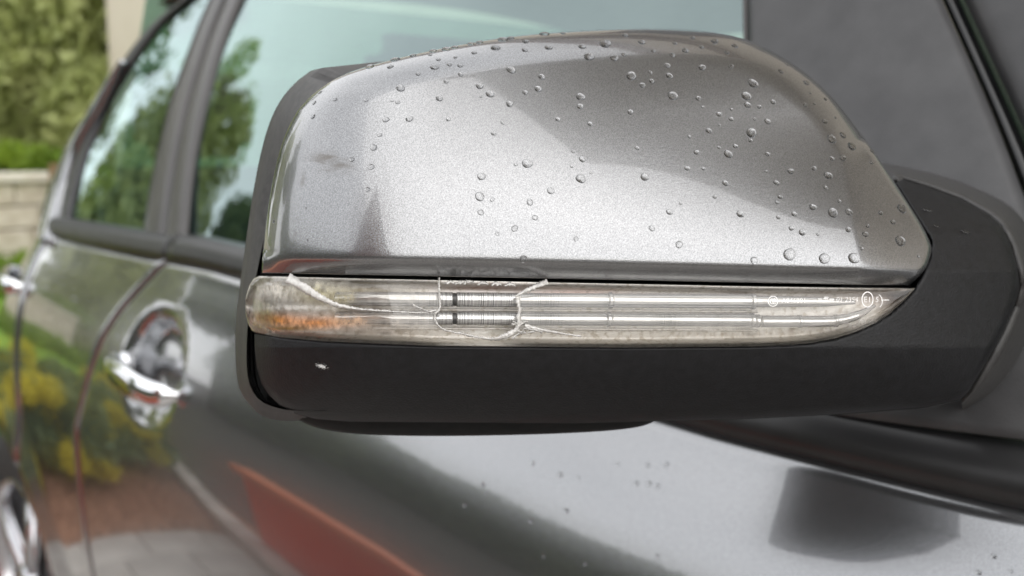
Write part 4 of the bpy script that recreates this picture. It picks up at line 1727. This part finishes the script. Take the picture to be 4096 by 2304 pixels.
def tree(x, y, h, rad, label, mat, seed, n=16000, leaf=.07, weeping=False, base=.6):
    r = random.Random(seed)
    t = empty('tree', (x, y, 0))
    tag(t, label, 'tree', None)
    path, rads = [], []
    for k in range(9):
        s = k / 8
        path.append(Vector((r.uniform(-.08, .08) * s * 2, r.uniform(-.08, .08) * s * 2, -.05 + h * .92 * s)))
        rads.append((.05 * h ** .9) * (1 - s) ** .8 + .012)
    tube('trunk', path, rads, M['bark'], t, 10)
    cs = []
    for k in range(26 if weeping else 22):
        s = r.uniform(0, 1)
        z = base + (h - base) * (s ** .8)
        wd = rad * (1 - .75 * s ** 1.4)
        a = r.uniform(0, 6.28)
        q = wd * r.uniform(.25, .85)
        pos = (q * math.cos(a), q * math.sin(a), z)
        cr_ = wd * r.uniform(.28, .5)
        cs.append((pos, cr_, cr_, cr_ * (1.7 if weeping else .8)))
        if k % 3 == 0:
            st = path[max(1, min(7, int(8 * (z - .2) / h)))]
            tube('limb', [st, st.lerp(Vector(pos), .5) + Vector((0, 0, .1)), Vector(pos)], [rads[3] * .5, rads[5] * .5, .01], M['bark'], t, 6)
    if base < .5:
        for k in range(22):
            a = r.uniform(0, 6.28)
            q = rad * r.uniform(.45, 1.0)
            cr_ = rad * r.uniform(.2, .32)
            cs.append(((q * math.cos(a), q * math.sin(a), r.uniform(.5, 2.9)), cr_, cr_, cr_ * (1.6 if weeping else .9)))
    leaf_cloud('crown', cs, n, leaf, mat, t, droop=1.6 if weeping else .2, seed=seed, shell=.5)
    return t


tree(3.35, 12.9, 7.5, 1.7, 'pale green weeping tree behind the garden wall', M['leaf_light'], 3, n=60000, leaf=.10, weeping=True, base=.3)
tree(5.6, 15.0, 8.5, 2.2, 'dark green tree between the weeping tree and the beige house', M['leaf_dark'], 5, n=50000, leaf=.10, base=.3)
tree(2.2, 16.5, 7.5, 3.0, 'deep green tree standing behind the weeping tree', M['leaf_dark'], 21, n=40000, leaf=.12, base=.3)
tree(8.2, 19.0, 9.0, 3.4, 'distant dark green tree seen past the house corner', M['leaf_dark'], 22, n=40000, leaf=.13, base=.3)
tree(1.2, 14.0, 9.0, 2.8, 'broad green tree behind the wall beside the weeping tree', M['leaf_dark'], 8, n=18000, leaf=.09)
tree(-2.6, 13.5, 6.0, 2.3, 'light green weeping tree past the end of the garden wall', M['leaf_light'], 9, n=18000, leaf=.09, weeping=True)
tree(-5.6, 12.0, 6.5, 2.6, 'wide dark tree standing alone beyond the tall hedge', M['leaf_dark'], 10, n=18000, leaf=.09)
cs = [((-9.5 + .3 * math.sin(yy * 1.7), yy, .45 + .55 * k), .65, .55, .5) for yy in np.arange(-.6, 17.5, .55) for k in range(4)]
th = leaf_cloud('tall_hedge', cs, 80000, .08, M['leaf_dark'], None, seed=41, shell=.3)
box_obj('hedge_stems', (-9.75, -9.25, -.9, 17.6, -.02, 2.2), M['leaf_dark'], th)
tag(th, 'tall dark green hedge along the far side of the drive', 'hedge')

# garden wall of coursed stone with coping, and the low hedge on top of it
wall = empty('garden_wall', (-2.5, 9.6, 0))
tag(wall, 'pale stone garden wall with flat coping at the end of the lawn', 'wall')
wx0, wx1 = -1.5, 3.0
for row in range(4):
    x = wx0 - (.0 if row % 2 else .22)
    while x < wx1 - .05:
        L = random.uniform(.36, .56)
        xe = min(x + L, wx1)
        bm = bmesh.new()
        box(bm, max(x, wx0) + .006, xe - .006, 9.42 + random.uniform(0, .02), 9.78, -.05 if row == 0 else row * .205 + .005, row * .205 + .197)
        bmesh.ops.bevel(bm, geom=bm.edges[:], offset=.012, segments=1, affect='EDGES')
        o = bm_obj('stone', bm, M['stone'], None, smooth=False)
        o.parent = wall
        o.matrix_parent_inverse = Matrix.Translation((2.5, -9.6, 0))
        x = xe
x = wx0
while x < wx1 - .05:
    xe = min(x + .62, wx1)
    o = box_obj('coping_stone', (x + .003, xe - .003, 9.36, 9.84, .82, .90), M['coping'], None, bevel=.012)
    o.parent = wall
    o.matrix_parent_inverse = Matrix.Translation((2.5, -9.6, 0))
    x = xe
cs = [((xx, 10.15, .82 + .1 * math.sin(xx * 3)), .34, .25, .26) for xx in np.arange(-1.6, 3.3, .3)]
hedge = leaf_cloud('low_hedge', cs, 14000, .05, M['leaf_hedge'], None, seed=33, shell=.3)
hb = box_obj('hedge_stems', (-1.7, 3.2, 10.0, 10.3, -.02, .75), M['leaf_dark'], hedge)
tag(hedge, 'bright green clipped hedge just behind the stone wall', 'hedge')
post = box_obj('gate_post', (2.72, 2.86, 9.18, 9.32, -.02, .98), simple('brown_post', (.22, .13, .07), (.34, .22, .13), rough=.8, scale=8), None, bevel=.01)
tag(post, 'brown wooden post standing at the end of the stone wall', 'post')


def shrub(x, y, h, rad, seed, label, flowers=True, n=4200):
    r = random.Random(seed)
    t = empty('shrub', (x, y, .02))
    tag(t, label, 'shrub', 'shrubs in the mulch bed')
    for k in range(7):
        a = r.uniform(0, 6.28)
        e = Vector((rad * .7 * math.cos(a), rad * .7 * math.sin(a), h * r.uniform(.6, .9)))
        tube('stem', [Vector((0, 0, -.03)), e * .5 + Vector((0, 0, h * .1)), e], [.008, .006, .003], M['bark'], t, 5)
    cs = []
    for k in range(12):
        a = r.uniform(0, 6.28)
        q = rad * r.uniform(.1, .8)
        cs.append(((q * math.cos(a), q * math.sin(a), h * r.uniform(.3, .85)), rad * .4, rad * .4, h * .22))
    leaf_cloud('foliage', cs, n, .035, M['leaf_shrub'], t, seed=seed, shell=.3)
    if flowers:
        cs2 = []
        for k in range(7):
            a = r.uniform(0, 6.28)
            q = rad * r.uniform(.3, 1.0)
            cs2.append(((q * math.cos(a), q * math.sin(a), h * r.uniform(.25, 1.05)), .085, .085, .075))
        leaf_cloud('flower_heads', cs2, 1800, .02, M['flower'], t, seed=seed + 50, shell=.1)
    return t


SL = 'leafy shrub with clusters of yellow flowers in the bark mulch bed behind the car'
for k, (x, y, h, rd_) in enumerate([(-.36, 3.6, .46, .28), (.02, 3.35, .42, .28), (.40, 3.6, .48, .30), (.0, 3.72, .46, .26), (.95, 3.5, .46, .30), (1.5, 3.6, .46, .3), (2.1, 3.5, .46, .3)]):
    shrub(x, y, h, rd_, 100 + k, SL)

# tall grass plants by the far left of the wall
gt_ = []
cs = [((xx, 8.6 + .4 * math.sin(xx * 5), .12), .25, .3, .16) for xx in np.arange(-2, 3.0, .3)]
gp_ = leaf_cloud('meadow_grass', cs, 9000, .09, M['leaf_hedge'], None, droop=-1.5, seed=77, shell=.1)
tag(gp_, 'tall green grass growing along the foot of the stone wall', 'grass', kind='stuff')

# ---- the beige house along the far side of the car
house = empty('beige_house', (6, 3, 0))
tag(house, 'beige rendered house with a tiled roof beside the parked car', 'house')
HM = Matrix.Translation((-6, -3, 0))


def hpart(o):
    o.parent = house
    o.matrix_parent_inverse = HM
    return o


hpart(box_obj('wall', (3.08, 9, -8, 8.7, -.05, 5.4), M['render']))
bm = bmesh.new()
vs = [bm.verts.new(v) for v in [(2.6, -8.4, 5.3), (9.5, -8.4, 5.3), (9.5, 9.0, 5.3), (2.6, 9.0, 5.3), (6.0, -8.4, 7.8), (6.0, 9.0, 7.8)]]
for f in [(0, 3, 2, 1), (0, 4, 5, 3), (1, 2, 5, 4), (0, 1, 4), (2, 3, 5)]:
    bm.faces.new([vs[i] for i in f])
hpart(bm_obj('roof', bm, M['tile'], smooth=False))
bm = bmesh.new()                                  # gabled bay over the drive
vs = [bm.verts.new(v) for v in [(3.06, -8, 5.2), (3.06, 4, 5.2), (3.06, -2, 9.6), (8.5, -8, 5.2), (8.5, 4, 5.2), (8.5, -2, 9.6)]]
for f in [(0, 1, 2), (5, 4, 3), (0, 2, 5, 3), (1, 4, 5, 2), (0, 3, 4, 1)]:
    bm.faces.new([vs[i] for i in f])
hpart(bm_obj('gable', bm, M['render'], smooth=False))
bm = bmesh.new()
for ya, yb in ((-8.6, -2), (4.6, -2)):
    za, zb = 4.85, 9.72
    vs = [bm.verts.new(v) for v in [(2.75, ya, za), (2.75, yb, zb), (8.6, yb, zb), (8.6, ya, za), (2.75, ya, za + .14), (2.75, yb, zb + .14), (8.6, yb, zb + .14), (8.6, ya, za + .14)]]
    for f in [(0, 1, 2, 3), (7, 6, 5, 4), (0, 4, 5, 1), (3, 2, 6, 7), (0, 3, 7, 4)]:
        bm.faces.new([vs[i] for i in f])
hpart(bm_obj('roof', bm, M['tile'], smooth=False))
for (y, z) in [(6.75, 1.95), (2.0, 3.4)]:
    f = hpart(box_obj('window', (3.03, 3.09, y - .6, y + .6, z, z + 1.25), M['frame'], bevel=.01))
    p = box_obj('pane', (3.015, 3.035, y - .5, y + .5, z + .1, z + 1.15), M['pane'])
    p.parent = f

hpart(box_obj('unseen_balcony', (-.1, 3.07, -3.1, -.5, 4.6, 4.8), simple('pale_soffit', (.72, .69, .64), (.78, .75, .70), rough=.9, scale=3), bevel=.01))  # unseen slab added overhead so the cap mirrors a dark area
for k in range(10):
    hpart(box_obj('unseen_balcony_rail', (-.06, -.02, -3.05 + k * .26, -3.01 + k * .26, 4.8, 5.7), M['frame']))
hpart(box_obj('unseen_balcony_rail', (-.08, .0, -3.1, -.5, 5.7, 5.76), M['frame']))

# ---- neighbouring house that only shows mirrored in the cap
nb = empty('gabled_house', (-9.8, -3.9, 0))
tag(nb, 'red brown gabled house beyond the drive, mirrored in the silver cap', 'house')


def npart(o):
    o.parent = nb
    o.matrix_parent_inverse = Matrix.Translation((9.8, 3.9, 0))
    return o


def gable(x0, x1, y0, y1, ze, zr):
    ym = (y0 + y1) / 2
    bm = bmesh.new()
    vs = [bm.verts.new(v) for v in [(x1, y0, -.05), (x1, y1, -.05), (x1, y1, ze), (x1, ym, zr - .1), (x1, y0, ze), (x0, y0, -.05), (x0, y1, -.05), (x0, y1, ze), (x0, ym, zr - .1), (x0, y0, ze)]]
    for f in [(0, 1, 2, 3, 4), (9, 8, 7, 6, 5), (0, 4, 9, 5), (1, 6, 7, 2), (2, 7, 8, 3), (3, 8, 9, 4)]:
        bm.faces.new([vs[i] for i in f])
    npart(bm_obj('wall', bm, M['tile'], smooth=False))
    for ya in (y0 - .3, y1 + .3):
        sl = (zr - ze) / (ym - y0)
        za = ze - .3 * sl
        bm = bmesh.new()
        vs = [bm.verts.new(v) for v in [(x1 + .25, ya, za), (x1 + .25, ym, zr), (x0 - .25, ym, zr), (x0 - .25, ya, za), (x1 + .25, ya, za + .12), (x1 + .25, ym, zr + .12), (x0 - .25, ym, zr + .12), (x0 - .25, ya, za + .12)]]
        for f in [(0, 1, 2, 3), (7, 6, 5, 4), (0, 4, 5, 1), (3, 2, 6, 7), (0, 3, 7, 4), (1, 5, 6, 2)]:
            bm.faces.new([vs[i] for i in f])
        npart(bm_obj('roof', bm, M['frame'], smooth=False))


gable(-12.0, -7.6, -6.4, -1.3, 2.6, 7.6)

# ---- the orange-red board that the door mirrors
board = empty('red_barrier_board', (-.55, 1.75, 0))
tag(board, 'orange red board standing on edge on the paving beside the car', 'board')
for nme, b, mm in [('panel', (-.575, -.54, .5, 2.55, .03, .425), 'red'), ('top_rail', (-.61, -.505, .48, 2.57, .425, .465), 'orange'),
                   ('foot', (-.68, -.44, .9, .96, 0, .05), 'red'), ('foot', (-.68, -.44, 2.3, 2.36, 0, .05), 'red')]:
    o = box_obj(nme, b, M[mm], None, bevel=.008)
    o.parent = board
    o.matrix_parent_inverse = Matrix.Translation((.55, -1.75, 0))
